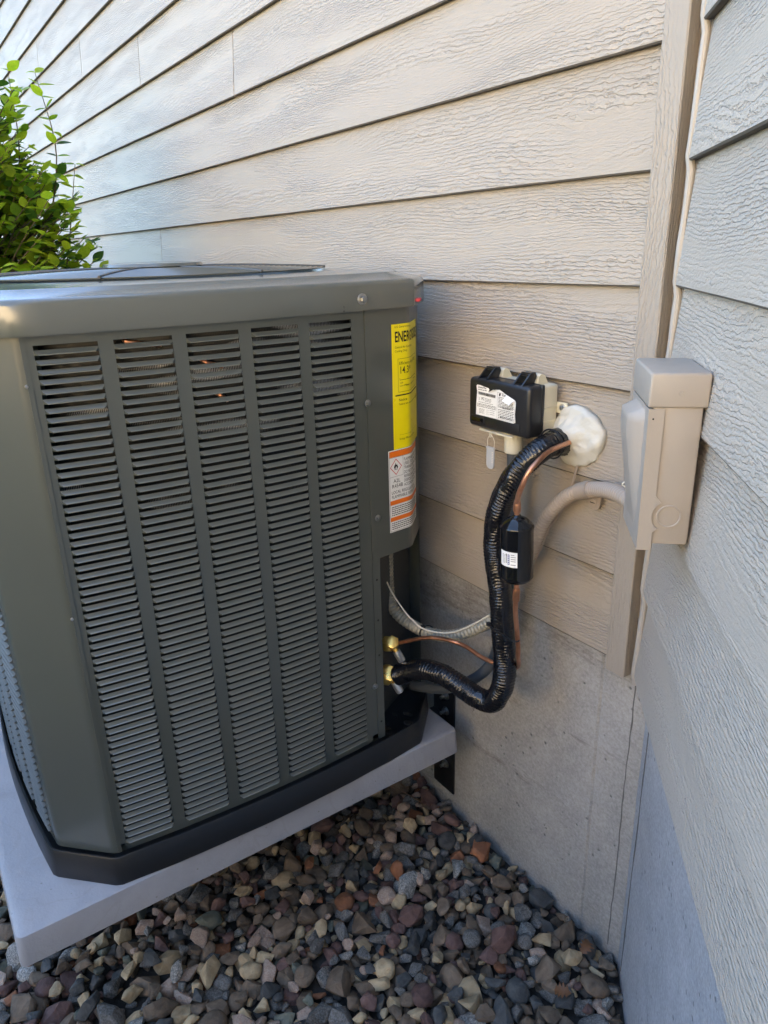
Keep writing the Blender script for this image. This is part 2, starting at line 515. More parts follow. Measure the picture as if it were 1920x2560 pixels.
def add_tube(bm, pts, rad, seg=12, caps=True, mat=0, rfun=None):
    """tube through pts; rfun(i, s, ang) multiplies the radius"""
    pts = [Vector(p) for p in pts]
    n = len(pts)
    T = [(pts[min(i + 1, n - 1)] - pts[max(i - 1, 0)]).normalized() for i in range(n)]
    up = Vector((0, 0, 1)) if abs(T[0].z) < 0.9 else Vector((1, 0, 0))
    u = (up - T[0] * up.dot(T[0])).normalized()
    rings = []
    s = 0.0
    for i in range(n):
        if i:
            s += (pts[i] - pts[i - 1]).length
            u = (u - T[i] * u.dot(T[i])).normalized()
        v = T[i].cross(u)
        ring = []
        r0 = rad(i / (n - 1)) if callable(rad) else rad
        for k in range(seg):
            an = 2 * math.pi * k / seg
            r = r0 * (rfun(i, s, an) if rfun else 1.0)
            ring.append(bm.verts.new(pts[i] + (u * math.cos(an) + v * math.sin(an)) * r))
        rings.append(ring)
    for a_, b_ in zip(rings, rings[1:]):
        for k in range(seg):
            f = bm.faces.new((a_[k], a_[(k + 1) % seg], b_[(k + 1) % seg], b_[k]))
            f.material_index = mat
    if caps:
        f = bm.faces.new(list(reversed(rings[0]))); f.material_index = mat
        f = bm.faces.new(rings[-1]); f.material_index = mat
    return rings

def add_lathe(bm, prof, origin, axis, seg=24, mat=0, caps=True):
    """prof: list of (radius, distance along axis)"""
    axis = Vector(axis).normalized()
    origin = Vector(origin)
    up = Vector((0, 0, 1)) if abs(axis.z) < 0.9 else Vector((1, 0, 0))
    u = (up - axis * up.dot(axis)).normalized()
    v = axis.cross(u)
    rings = []
    for r, h in prof:
        rings.append([bm.verts.new(origin + axis * h + (u * math.cos(2 * math.pi * k / seg) + v * math.sin(2 * math.pi * k / seg)) * max(r, 1e-5)) for k in range(seg)])
    for a_, b_ in zip(rings, rings[1:]):
        for k in range(seg):
            f = bm.faces.new((a_[k], a_[(k + 1) % seg], b_[(k + 1) % seg], b_[k])); f.material_index = mat
    if caps:
        f = bm.faces.new(list(reversed(rings[0]))); f.material_index = mat
        f = bm.faces.new(rings[-1]); f.material_index = mat

def loft(bm, rings, closed=True, mat=0):
    V = [[bm.verts.new(p) for p in r] for r in rings]
    n = len(V[0])
    for a_, b_ in zip(V, V[1:]):
        for k in range(n if closed else n - 1):
            f = bm.faces.new((a_[k], a_[(k + 1) % n], b_[(k + 1) % n], b_[k])); f.material_index = mat
    return V

def add_prism(bm, poly, z0, z1, mat=0):
    """poly: list of (x, y), counter-clockwise, extruded from z0 to z1"""
    a_ = [bm.verts.new((x, y, z0)) for x, y in poly]
    b_ = [bm.verts.new((x, y, z1)) for x, y in poly]
    n = len(poly)
    fs = [bm.faces.new(list(reversed(a_))), bm.faces.new(b_)]
    for k in range(n):
        fs.append(bm.faces.new((a_[k], a_[(k + 1) % n], b_[(k + 1) % n], b_[k])))
    for f in fs: f.material_index = mat
    return a_ + b_

def hex_screw(bm, pos, axis, r=0.0045, mat=0):
    add_lathe(bm, [(r * 1.75, 0), (r * 1.75, r * 0.25), (r * 1.5, r * 0.4)], pos, axis, 16, mat)
    add_lathe(bm, [(r, r * 0.3), (r, r * 1.2), (r * 0.8, r * 1.35)], pos, axis, 6, mat)

_tcache = {}
def text_polys(s, size, align='LEFT', bold=0.0):
    """outline text as (verts2d, faces)"""
    key = (s, size, align, bold)
    if key in _tcache: return _tcache[key]
    cu = bpy.data.curves.new('t', 'FONT')
    cu.body = s
    cu.size = size
    cu.align_x = align
    cu.resolution_u = 3
    cu.offset = bold * size
    o = bpy.data.objects.new('t', cu)
    COL.objects.link(o)
    dg = bpy.context.evaluated_depsgraph_get()
    me = bpy.data.meshes.new_from_object(o.evaluated_get(dg))
    r = ([(v.co.x, v.co.y) for v in me.vertices], [tuple(p.vertices) for p in me.polygons])
    bpy.data.objects.remove(o)
    bpy.data.curves.remove(cu)
    bpy.data.meshes.remove(me)
    _tcache[key] = r
    return r

def put_text(bm, s, size, u, v, fn, align='LEFT', mat=0, sx=1.0, bold=0.0):
    vs_, fs = text_polys(s, size, align, bold)
    V = [bm.verts.new(fn(u + x * sx, v + y)) for x, y in vs_]
    for f in fs:
        try:
            bm.faces.new([V[i] for i in f]).material_index = mat
        except ValueError:
            pass

def put_rect(bm, u0, u1, v0, v1, fn, mat=0, nu=1):
    for i in range(nu):
        a_, b_ = u0 + (u1 - u0) * i / nu, u0 + (u1 - u0) * (i + 1) / nu
        q = [bm.verts.new(fn(*p)) for p in ((a_, v0), (b_, v0), (b_, v1), (a_, v1))]
        bm.faces.new(q).material_index = mat

def put_frame(bm, u0, u1, v0, v1, t, fn, mat=0, nu=1):
    put_rect(bm, u0, u1, v0, v0 + t, fn, mat, nu)
    put_rect(bm, u0, u1, v1 - t, v1, fn, mat, nu)
    put_rect(bm, u0, u0 + t, v0 + t, v1 - t, fn, mat)
    put_rect(bm, u1 - t, u1, v0 + t, v1 - t, fn, mat)

def put_lines(bm, u0, u1, v_top, n, pitch, h, fn, mat=0, seed=0):
    """tiny unreadable print: rows of short word strokes"""
    rr = random.Random(seed)
    for i in range(n):
        v = v_top - i * pitch
        u = u0
        while u < u1 - 0.001:
            wd = rr.uniform(0.0025, 0.0065)
            e_ = min(u + wd, u1)
            put_rect(bm, u, e_, v - h, v, fn, mat)
            u = e_ + 0.0012
        if rr.random() < 0.25: v -= 0

# ------------------------------------------------------------------ the two walls
S = 0.178                                   # exposure of one siding course
OFF = -0.0338
TH = 0.7694
DV = Vector((math.cos(TH), -math.sin(TH), 0))      # along the angled wall, towards the camera
NV = Vector((-math.sin(TH), -math.cos(TH), 0))     # out of the angled wall
O2 = Vector((OFF, 0, 0))
def w2(s, g, z): return O2 + DV * s + NV * g + Vector((0, 0, z))
NROW = 20

def board_bm(L, seed):
    """one lap board: local x along, z up, bottom front edge at y=0; real wobbly butt edge"""
    bm = bmesh.new()
    rr = random.Random(seed)
    H, t = S + 0.028, 0.0130
    lean = 0.0156
    n = max(2, int(L / 0.12))
    rows = []
    for i in range(n + 1):
        x = L * i / n
        dz = (mnoise.noise(Vector((x * 5.0, seed * 3.1, 0))) * 0.0008)
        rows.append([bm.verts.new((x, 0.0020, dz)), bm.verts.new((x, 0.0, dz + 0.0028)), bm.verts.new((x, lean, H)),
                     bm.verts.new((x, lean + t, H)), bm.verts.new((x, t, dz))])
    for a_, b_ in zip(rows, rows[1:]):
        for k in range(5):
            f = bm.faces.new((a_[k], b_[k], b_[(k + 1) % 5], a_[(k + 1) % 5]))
            f.material_index = 1 if k in (0, 4) else 0  # underside and lower front bevel carry the painted lap shadow
    bm.faces.new(list(rows[0])); bm.faces.new(list(reversed(rows[-1])))
    bmesh.ops.recalc_face_normals(bm, faces=bm.faces)
    return bm

wall1 = thing('house_wall', 'long beige lap sided house wall behind the air conditioner', 'wall', (-4.0, 0.02, 0))
seams = {9: [-3.42], 8: [-2.56], 7: [-1.666, -5.33], 10: [-4.34], 4: [-2.57, -6.2], 6: [-4.39], 5: [-5.0], 11: [-2.2, -5.8], 12: [-3.9], 13: [-1.5, -5.1]}
XL, XR = -10.0, -0.0765
for k in range(NROW):
    cuts = sorted([c for c in seams.get(k, [-3.4 - (k * 1.37) % 3.0, -7.1 - (k * 0.9) % 2.0])])
    if k < 4: cuts = [-2.9 - 0.8 * k]
    ed = [XL] + cuts + [XR]
    for x0, x1 in zip(ed, ed[1:]):
        bm = board_bm(x1 - x0 - 0.0045, k * 7 + int(-x0 * 3))
        link('siding_board', bm, [M_SIDING, M_LAP_SHADOW], wall1, 25, Vector((x0 + 0.0022, 0.0, k * S)) - wall1.location)
bm = bmesh.new()
add_box(bm, XL, 0.02, 0.0300, 0.12, 0.010, NROW * S + 0.02)
link('sheathing', bm, M_SHEATH, wall1)

wall2 = thing('house_wall', 'angled lap sided house wall, coloured paler for the light on it, closest to the camera at right', 'wall', tuple(w2(1.5, -0.02, 0)))
S0, S1 = 0.043, 3.2
for k in range(NROW):
    for a_, b_ in ((S0, S1),):
        bm = board_bm(b_ - a_, 311 + k * 5)
        link('siding_board', bm, [M_SIDING_SKYLIT, M_LAP_SHADOW], wall2, 25, w2(a_, 0, k * S + 0.005) - wall2.location, -TH)
bm = bmesh.new()
q = [w2(0.0, -0.030, 0), w2(S1, -0.030, 0), w2(S1, -0.12, 0), w2(0.0, -0.12, 0)]
add_prism(bm, [(p.x, p.y) for p in q], 0.008, NROW * S + 0.02)
bmesh.ops.recalc_face_normals(bm, faces=bm.faces)
link('sheathing', bm, M_SHEATH, wall2)

# corner trim: a narrow board with a caulk bead against the angled wall
trim = thing('corner_trim', 'narrow beige trim board standing in the corner between the two sided walls', 'trim', (-0.053, -0.01, 0))
bm = bmesh.new()
TZ0, TZ1 = -0.012, NROW * S
n = 90
prev = None
def trim_ring(z):
    wob = lambda s_: mnoise.noise(Vector((s_, z * 9.0, 0.3))) * 0.0006
    return [(-0.0755, 0.018, z), (-0.0755 + wob(1), -0.0205, z), (-0.0735, -0.0225, z), (-0.0335, -0.0225 + wob(2), z),
            (-0.0312 + wob(3), -0.0205, z), (-0.0312, 0.006, z)]
V = loft(bm, [[Vector(p) for p in trim_ring(TZ0 + (TZ1 - TZ0) * i / n)] for i in range(n + 1)])
bm.faces.new(V[0]); bm.faces.new(V[-1])
bmesh.ops.recalc_face_normals(bm, faces=bm.faces)
link('trim_board', bm, M_TRIM, trim, 25)
bm = bmesh.new()
pts = []
for i in range(161):
    z = TZ0 + (TZ1 - TZ0) * i / 160
    fr = (z / S) % 1.0
    p = w2(0.036, -0.002 - 0.0055 * fr, z)
    pts.append((p.x + mnoise.noise(Vector((z * 14, 0, 7))) * 0.0009, p.y, z))
add_tube(bm, pts, lambda t: 0.0062 + 0.0012 * mnoise.noise(Vector((t * 70, 2, 1))), 10)
link('caulk_bead', bm, M_CAULK, trim)
bm = bmesh.new()
q = [(-0.0312, 0.006), tuple(w2(0.028, -0.012, 0))[:2], tuple(w2(0.045, -0.012, 0))[:2], (-0.0, 0.02)]
add_prism(bm, q, TZ0 + 0.002, TZ1)
bmesh.ops.recalc_face_normals(bm, faces=bm.faces)
link('backing_strip', bm, M_TRIM, trim)

# concrete foundation following both walls, with a form groove
bm = bmesh.new()
CY = 0.016
G2 = -0.036
def foundation(face, back, label, mat):
    bm = bmesh.new()
    poly = face + back
    nz = 26
    rows = []
    for i in range(nz + 1):
        z = -1.0 + (0.008 + 1.0) * i / nz
        rr = []
        for j, (x, y) in enumerate(poly):
            d_ = 0.0
            if 0 < j < len(face) - 1:
                d_ = mnoise.noise(Vector((x * 7, y * 7, z * 9))) * 0.0016
            rr.append(Vector((x + d_ * 0.5, y + d_, z)))
        rows.append(rr)
    V = loft(bm, rows)
    bm.faces.new(V[-1])
    bmesh.ops.recalc_face_normals(bm, faces=bm.faces)
    tag(link('foundation_wall', bm, mat, None, 20), label, 'foundation')
corner = (0.007, CY)
foundation([(-10.0, CY), (-0.113, CY), (-0.1095, CY + 0.0045), (-0.1035, CY + 0.004), (-0.1005, CY - 0.001), (-0.05, CY - 0.0005), corner],
           [(0.007, 0.25), (-10.0, 0.25)], 'bare grey concrete foundation with a vertical groove below the long siding wall', M_CONC)
fc = [tuple(w2(0.0065, G2 - 0.004, 0))[:2], tuple(w2(0.0195, G2, 0))[:2]]
for s_, g_ in ((0.085, G2), (0.0875, G2 - 0.003), (0.090, G2 + 0.0015), (0.4, G2), (3.2, G2)):
    p = w2(s_, g_, 0)
    fc.append((p.x, p.y))
p3, p4 = w2(3.2, -0.25, 0), w2(0.18, -0.25, 0)
foundation(fc, [(p3.x, p3.y), (p4.x, p4.y)], 'smooth concrete foundation tinted with blue skylight below the angled siding wall at lower right', M_CONC_SKYLIT)

for o_, base_, dirv, s_, lab_ in ((bpy.data.objects['foundation_wall'], Vector((-0.028, CY - 0.0004, 0)), Vector((1, 0, 0)), 1.0, 1), (bpy.data.objects['foundation_wall.001'], w2(0.058, G2 + 0.0004, 0), DV, 2.0, 2)):
    bm = bmesh.new()
    pts = []
    for i in range(70):
        z = -0.02 - 0.72 * i / 69
        pts.append(base_ + dirv * (0.004 * mnoise.noise(Vector((z * 5, s_, 0))) + 0.0018 * mnoise.noise(Vector((z * 28, s_, 3)))) + Vector((0, 0, z)))
    add_tube(bm, pts, lambda t: 0.0011 + 0.0013 * abs(mnoise.noise(Vector((t * 16, s_, 8)))), 5)
    link('form_seam', bm, M_SEAM, o_)
# ------------------------------------------------------------------ ground
bm = bmesh.new()
def sheet(x0, x1, y0, y1, z, nx=1, ny=1, amp=0.0, fr=1.0):
    V = [[bm.verts.new((x0 + (x1 - x0) * i / nx, y0 + (y1 - y0) * j / ny, z + (amp * mnoise.noise(Vector((i * fr, j * fr, 4.2))) if amp else 0))) for i in range(nx + 1)] for j in range(ny + 1)]
    for j in range(ny):
        for i in range(nx):
            bm.faces.new((V[j][i], V[j][i + 1], V[j + 1][i + 1], V[j + 1][i]))
sheet(-200, 200, -200, 200, -0.83)
tag(link('lawn', bm, M_LAWN), kind='structure')
bm = bmesh.new()
sheet(-3.4, 1.6, -2.2, 0.2, -0.775, 50, 24, 0.012, 0.35)
gravel = tag(link('gravel_bed', bm, M_SOIL), kind='structure')


# ------------------------------------------------------------------ unseen house added across the yard to bounce warm light
NH = thing('warm_bounce_house', 'unseen cream rendered house with a grey roof, added across the yard to bounce warm light', 'house', (9.0, -14.0, -0.83))
bm = bmesh.new()
add_box(bm, 0.3, 20.0, -19.0, -10.0, -0.83, 5.2)
link('wall', bm, plain('cream_render', (0.80, 0.62, 0.39), 0.8), NH)
bm = bmesh.new()
rp = [(-9.5, 5.1), (-14.5, 8.0), (-19.5, 5.1), (-14.5, 7.85)]
a_ = [bm.verts.new((-0.2, y, z)) for y, z in rp]; b_ = [bm.verts.new((20.5, y, z)) for y, z in rp]
bm.faces.new(a_); bm.faces.new(list(reversed(b_)))
for k in range(4): bm.faces.new((a_[k], b_[k], b_[(k + 1) % 4], a_[(k + 1) % 4]))
bmesh.ops.recalc_face_normals(bm, faces=bm.faces)
link('roof', bm, plain('grey_shingles', (0.12, 0.12, 0.12), 0.9), NH)

HG = thing('light_block_hedge', 'unseen dark green clipped hedging added across the yard to block low light', 'light_block_hedge', (-3.6, -4.1, -0.83))  # unseen foliage added to block low light, with a near clump behind the camera
hr = random.Random(3)
HV, HFc = [], []
for k in range(32000):
    x, y, z = hr.uniform(-8.5, 1.2), hr.uniform(-4.6, -3.7), hr.uniform(-0.8, 0.6)
    near_ = k >= 26000
    if near_: x, y, z = hr.uniform(0.75, 2.3), hr.uniform(-3.0, -2.3), hr.uniform(-0.8, 0.6)
    f_ = hr.randrange(3)
    if near_: f_ = 2
    if f_ == 0: y = -3.7 + hr.gauss(0, 0.05)
    elif f_ == 1: z = 0.6 + hr.gauss(0, 0.05)
    u_ = Vector((hr.gauss(0, 1), hr.gauss(0, 1), hr.gauss(0, 1))).normalized() * 0.06
    v_ = u_.cross(Vector((hr.gauss(0, 1), hr.gauss(0, 1), hr.gauss(0, 1)))).normalized() * 0.03
    p = Vector((x, y, z))
    i = len(HV)
    HV += [tuple(p - u_), tuple(p + v_), tuple(p + u_), tuple(p - v_)]
    HFc.append((i, i + 1, i + 2, i + 3))
me = bpy.data.meshes.new('foliage')
me.from_pydata(HV, [], HFc)
o = link_me('foliage', me, M_LEAF[2], HG, 0)
o['kind'] = 'stuff'
bm = bmesh.new()
for k in range(12): add_tube(bm, [(-8.3 + k * 0.84, -4.2, -0.83), (-8.28 + k * 0.84, -4.15, -0.2), (-8.3 + k * 0.84, -4.2, 0.4)], 0.02, 6)
o = link('stems', bm, M_BARK, HG)
o['kind'] = 'stuff'

HG2 = thing('light_block_hedge', 'unseen loose green hedging added at the far end of the yard to block the bright horizon', 'light_block_hedge', (-8.5, -3.5, -0.83))  # unseen foliage added to keep the bright horizon out of reflections
HV, HFc = [], []
for k in range(14000):
    p = Vector((hr.uniform(-9.2, -8.0), hr.uniform(-7.5, -0.4), hr.uniform(-0.8, 1.1)))
    if k % 2: p.x = -8.0 + hr.gauss(0, 0.12)
    u_ = Vector((hr.gauss(0, 1), hr.gauss(0, 1), hr.gauss(0, 1))).normalized() * 0.09
    v_ = u_.cross(Vector((hr.gauss(0, 1), hr.gauss(0, 1), hr.gauss(0, 1)))).normalized() * 0.05
    i = len(HV)
    HV += [tuple(p - u_), tuple(p + v_), tuple(p + u_), tuple(p - v_)]
    HFc.append((i, i + 1, i + 2, i + 3))
me = bpy.data.meshes.new('foliage')
me.from_pydata(HV, [], HFc)
o = link_me('foliage', me, M_LEAF[2], HG2, 0)
o['kind'] = 'stuff'
bm = bmesh.new()
for k in range(9): add_tube(bm, [(-8.6, -0.8 - k * 0.8, -0.83), (-8.55, -0.8 - k * 0.8, 0.2), (-8.6, -0.75 - k * 0.8, 0.9)], 0.03, 6)
o = link('stems', bm, M_BARK, HG2)
o['kind'] = 'stuff'

# stones: settled one by one on a height field
def rock_mesh(seed, sub, kind):
    rr = random.Random(seed)
    U = 0.02
    ax = Vector((1.0, rr.uniform(0.62, 0.95), rr.uniform(0.42, 0.70)))
    so = Vector((rr.uniform(0, 50), rr.uniform(0, 50), rr.uniform(0, 50)))
    bm = bmesh.new()
    if kind == 'round':
        bmesh.ops.create_icosphere(bm, subdivisions=sub, radius=1.0)
        for v in bm.verts:
            p = v.co.copy()
            k = 1 + 0.16 * mnoise.noise(p * 1.1 + so) + 0.05 * mnoise.noise(p * 3.0 + so)
            v.co = Vector((p.x * ax.x, p.y * ax.y, p.z * ax.z)) * k * U
    else:
        for _ in range(rr.randint(11, 19)):
            p = Vector((rr.gauss(0, 1), rr.gauss(0, 1), rr.gauss(0, 1))).normalized() * rr.uniform(0.86, 1.12)
            e_ = rr.choice((1.0, 1.0, 0.82))
            bm.verts.new(Vector((p.x * ax.x, p.y * ax.y * e_, p.z * ax.z)) * U * 1.12)
        r_ = bmesh.ops.convex_hull(bm, input=bm.verts)
        bmesh.ops.delete(bm, geom=list({g for g in r_['geom_interior'] + r_['geom_unused'] if isinstance(g, bmesh.types.BMVert)}), context='VERTS')
        bmesh.ops.dissolve_limit(bm, angle_limit=math.radians(14), verts=bm.verts, edges=bm.edges)
        bmesh.ops.bevel(bm, geom=list(bm.edges), offset=U * rr.uniform(0.025, 0.07), segments=2 if sub > 2 else 1, profile=0.5, affect='EDGES', clamp_overlap=True)
        bmesh.ops.triangulate(bm, faces=bm.faces)
        if sub > 2:
            bmesh.ops.subdivide_edges(bm, edges=[e_ for e_ in bm.edges if e_.calc_length() > U * 0.45], cuts=1, use_grid_fill=True)
            bmesh.ops.triangulate(bm, faces=bm.faces)
        for v in bm.verts:
            q_ = v.co / U
            v.co *= 1 + 0.05 * mnoise.noise(q_ * 2.2 + so) + 0.02 * mnoise.noise(q_ * 6 + so)
    bmesh.ops.recalc_face_normals(bm, faces=bm.faces)
    bm.normal_update()
    me = bpy.data.meshes.new('stone')
    bm.to_mesh(me)
    bm.free()
    me.shade_smooth()
    if kind != 'round':
        me.set_sharp_from_angle(angle=math.radians(28))
    return me, ax
shapes = [(s_, 'round' if s_ % 10 < 1 else 'angular') for s_ in range(30)]
hi = [rock_mesh(s_, 3, k_) for s_, k_ in shapes]
lo = [rock_mesh(s_, 2, k_) for s_, k_ in shapes]
hi_m = {}
def stone_me(shape, mi):
    if (shape, mi) not in hi_m:
        me = hi[shape][0].copy()
        me.materials.append(M_STONE[mi])
        hi_m[(shape, mi)] = me
    return hi_m[(shape, mi)]

GX0, GX1, GY0, GY1, GR = -1.15, 0.42, -1.40, 0.03, 0.005
nx, ny = int((GX1 - GX0) / GR), int((GY1 - GY0) / GR)
HF = np.full((ny, nx), -0.775)
gx = GX0 + (np.arange(nx) + 0.5) * GR
gy = GY0 + (np.arange(ny) + 0.5) * GR
def wall_limit(x, y, r):
    """inside the gravel area? (clear of both concrete faces)"""
    if y + r > CY: return False
    g_ = (Vector((x, y, 0)) - O2).dot(NV)
    return g_ - r > G2
stones = []
tries = 4200
for it in range(tries):
    big = RNG.rand()
    R = (0.0105 + 0.0085 * RNG.rand()) if big < 0.66 else ((0.019 + 0.008 * RNG.rand()) if big < 0.93 else (0.027 + 0.011 * RNG.rand()))
    best = None
    for c in range(7):
        x = RNG.uniform(GX0 + 0.03, GX1 - 0.03)
        y = RNG.uniform(GY0 + 0.03, GY1)
        if not wall_limit(x, y, R * 0.75): continue
        i, j = int((x - GX0) / GR), int((y - GY0) / GR)
        rc = max(1, int(R * 0.7 / GR))
        sub = HF[max(0, j - rc):j + rc + 1, max(0, i - rc):i + rc + 1]
        hgt = np.percentile(sub, 72)
        slope = 0.0
        if best is None or hgt < best[0]: best = (hgt, x, y, i, j)
    if best is None: continue
    hgt, x, y, i, j = best
    sh = RNG.randint(len(shapes))
    ax = hi[sh][1]
    z = hgt + R * ax.z * 0.62
    if z > -0.700: continue
    mi = int(RNG.choice(len(M_STONE), p=STONE_W))
    rot = (RNG.normal(0, 0.28), RNG.normal(0, 0.28), RNG.uniform(0, 6.283))
    stones.append([x, y, z, R, sh, mi, rot])
    rc = int(R / GR) + 1
    jj, ii = np.mgrid[max(0, j - rc):min(ny, j + rc + 1), max(0, i - rc):min(nx, i + rc + 1)]
    d2_ = ((gx[ii] - x) ** 2 + (gy[jj] - y) ** 2) / (R * 0.88) ** 2
    top = z + R * ax.z * np.sqrt(np.clip(1 - d2_, 0, None))
    top[d2_ > 1] = -9
    HF[jj, ii] = np.maximum(HF[jj, ii], top)
Rm = np.array([[*r2], [*u2], [*fwd]])
def project(p):
    q_ = Rm @ (np.array(p) - np.array(CAM))
    if q_[2] < 0.05: return None
    return 960 + 1809 * q_[0] / q_[2], 1280 - 1809 * q_[1] / q_[2], q_[2]
for s_ in stones:
    x, y, z, R, sh, mi, rot = s_
    j, i = int((y - GY0) / GR), int((x - GX0) / GR)
    rc = max(1, int(R * 0.5 / GR))
    sub = HF[max(0, j - rc):j + rc + 1, max(0, i - rc):i + rc + 1]
    vis = float(np.mean(sub < z + R * hi[sh][1].z + 0.002))
    pr = project((x, y, z))
    sc_ = 0.0
    if pr and -20 < pr[0] < 1940 and pr[1] < 2580:
        sc_ = vis * R / pr[2]
        lim = 2420 - 0.455 * pr[0]       # hidden under the pad
        if pr[0] < 1150 and pr[1] < lim + 20: sc_ *= 0.05
    s_.append(sc_)
stones.sort(key=lambda t: -t[7])
for x, y, z, R, sh, mi, rot, sc_ in stones[:300]:
    o = bpy.data.objects.new('stone', stone_me(sh, mi))
    COL.objects.link(o)
    o.parent = gravel
    o.location = (x, y, z)
    o.rotation_euler = rot
    o.scale = (R / 0.02,) * 3
V_, F_, MI_ = [], [], []
off = 0
for x, y, z, R, sh, mi, rot, sc_ in stones[300:]:
    me = lo[sh][0]
    co = np.empty(len(me.vertices) * 3); me.vertices.foreach_get('co', co)
    co = co.reshape(-1, 3)
    from mathutils import Euler
    Mx = np.array(Euler(rot).to_matrix())
    V_.append(co @ Mx.T * (R / 0.02) + np.array([x, y, z]))
    fi = np.empty(len(me.polygons) * 3, dtype=int); me.polygons.foreach_get('vertices', fi)
    F_.append(fi.reshape(-1, 3) + off)
    MI_ += [mi] * len(me.polygons)
    off += len(co)
me = bpy.data.meshes.new('stone_fill')
me.from_pydata(np.concatenate(V_).tolist(), [], np.concatenate(F_).tolist())
for m in M_STONE: me.materials.append(m)
me.polygons.foreach_set('material_index', MI_)
o = link_me('stone_fill', me, None, gravel, 40)
o['kind'] = 'stuff'
# ------------------------------------------------------------------ equipment pad on wall brackets
PX1, PX0, PY0, PY1, PZ0, PZ1 = -0.472, -1.53, -1.108, -0.062, -0.447, -0.379
bm = bmesh.new()
def rrect(x0, x1, y0, y1, r, n=5):
    o = []
    for cx, cy, a0 in ((x1 - r, y1 - r, 0), (x0 + r, y1 - r, 90), (x0 + r, y0 + r, 180), (x1 - r, y0 + r, 270)):
        for k in range(n + 1):
            an = math.radians(a0 + 90 * k / n)
            o.append((cx + r * math.cos(an), cy + r * math.sin(an)))
    return o
rings = []
for z, ins in ((PZ0, 0.0), (PZ1 - 0.008, 0.003), (PZ1 - 0.003, 0.0045), (PZ1, 0.010)):
    rings.append([Vector((x, y, z)) for x, y in rrect(PX0 + ins, PX1 - ins, PY0 + ins, PY1 - ins, 0.014)])
V = loft(bm, rings)
bm.faces.new(V[-1]); bm.faces.new(list(reversed(V[0])))
bmesh.ops.recalc_face_normals(bm, faces=bm.faces)
tag(link('equipment_pad', bm, M_PAD, None, 40), 'square grey plastic pad carrying the air conditioner above the gravel', 'pad')

def bracket(x, label):
    t = thing('wall_bracket', label, 'bracket', (x, CY, -0.55))
    bm = bmesh.new()
    add_box(bm, x - 0.045, x + 0.045, CY - 0.006, CY + 0.002, -0.705, -0.33, 0.002)
    add_box(bm, x - 0.042, x + 0.010, -0.88, CY - 0.006, -0.478, -0.4478, 0.002)
    bmesh.ops.recalc_face_normals(bm, faces=bm.faces)
    link('bracket_frame', bm, M_BLKSTEEL, t)
    for z in (-0.385, -0.435, -0.615):
        bm = bmesh.new()
        add_lathe(bm, [(0.013, 0), (0.013, 0.002)], (x + 0.012, CY - 0.006, z), (0, -1, 0), 20)
        add_lathe(bm, [(0.0095, 0.002), (0.0095, 0.009), (0.008, 0.0095)], (x + 0.012, CY - 0.006, z), (0, -1, 0), 6)
        add_lathe(bm, [(0.005, 0.009), (0.005, 0.02)], (x + 0.012, CY - 0.006, z), (0, -1, 0), 12)
        link('bolt', bm, M_STEEL, t)
bracket(-0.628, 'black steel bracket bolted to the concrete behind the corner of the pad')
# a second bracket carries the far side of the pad out of sight
# ------------------------------------------------------------------ air conditioner
XC, YC, HC, HF_, BOW = -0.958, -0.545, 0.453, 0.363, 0.022
BT = -0.379                                  # underside of the base tray
AC = thing('air_conditioner', 'large olive grey louvred air conditioner unit standing on the pad', 'air conditioner', (XC, YC, BT))
def bowf(t): return BOW * (1 - (t / HF_) ** 2)
def outline(off=0.0, n=14, c=0.006):
    """bowed square with chamfered corners, counter-clockwise from the near end of the right face"""
    o = []
    for q_ in range(4):
        ca, sa = [(1, 0), (0, 1), (-1, 0), (0, -1)][q_]
        for k in range(n + 1):
            t = -HF_ + 2 * HF_ * k / n
            if k == 0: t += c
            if k == n: t -= c
            tt = t * (1 + off * 0.41 / HF_)
            r = HC + bowf(t) + off
            o.append((XC + ca * r - sa * tt, YC + sa * r + ca * tt))
        # chamfer start and end, rounded by the small insets
        h = HC + off
        e1 = HF_ + off * 0.41
        p1 = (h, e1); p2 = (e1, h)
        for f_ in (0.06, 0.94):
            px = p1[0] + (p2[0] - p1[0]) * f_; py = p1[1] + (p2[1] - p1[1]) * f_
            o.append((XC + ca * px - sa * py, YC + sa * px + ca * py))
    return o
def ring(off, z): return [Vector((x, y, z)) for x, y in outline(off)]

# top cover with rolled edge, rising to the fan ring
bm = bmesh.new()
rings = [ring(0.004, 0.675), ring(0.0145, 0.675), ring(0.0155, 0.679), ring(0.0145, 0.7195), ring(0.0130, 0.7245), ring(0.0095, 0.7275), ring(0.005, 0.7290), ring(-0.040, 0.7378), ring(-0.0425, 0.7400), ring(-0.046, 0.7404)]
def circ(R, z):
    o = []
    for x, y in outline(0.0):
        an = math.atan2(y - YC, x - XC)
        o.append(Vector((XC + R * math.cos(an), YC + R * math.sin(an), z)))
    return o
rings += [circ(0.395, 0.7425), circ(0.390, 0.7445), circ(0.384, 0.7440), circ(0.381, 0.738), circ(0.379, 0.60)]
loft(bm, rings)
bmesh.ops.recalc_face_normals(bm, faces=bm.faces)
top = link('top_cover', bm, M_ACTOP, AC, 40)
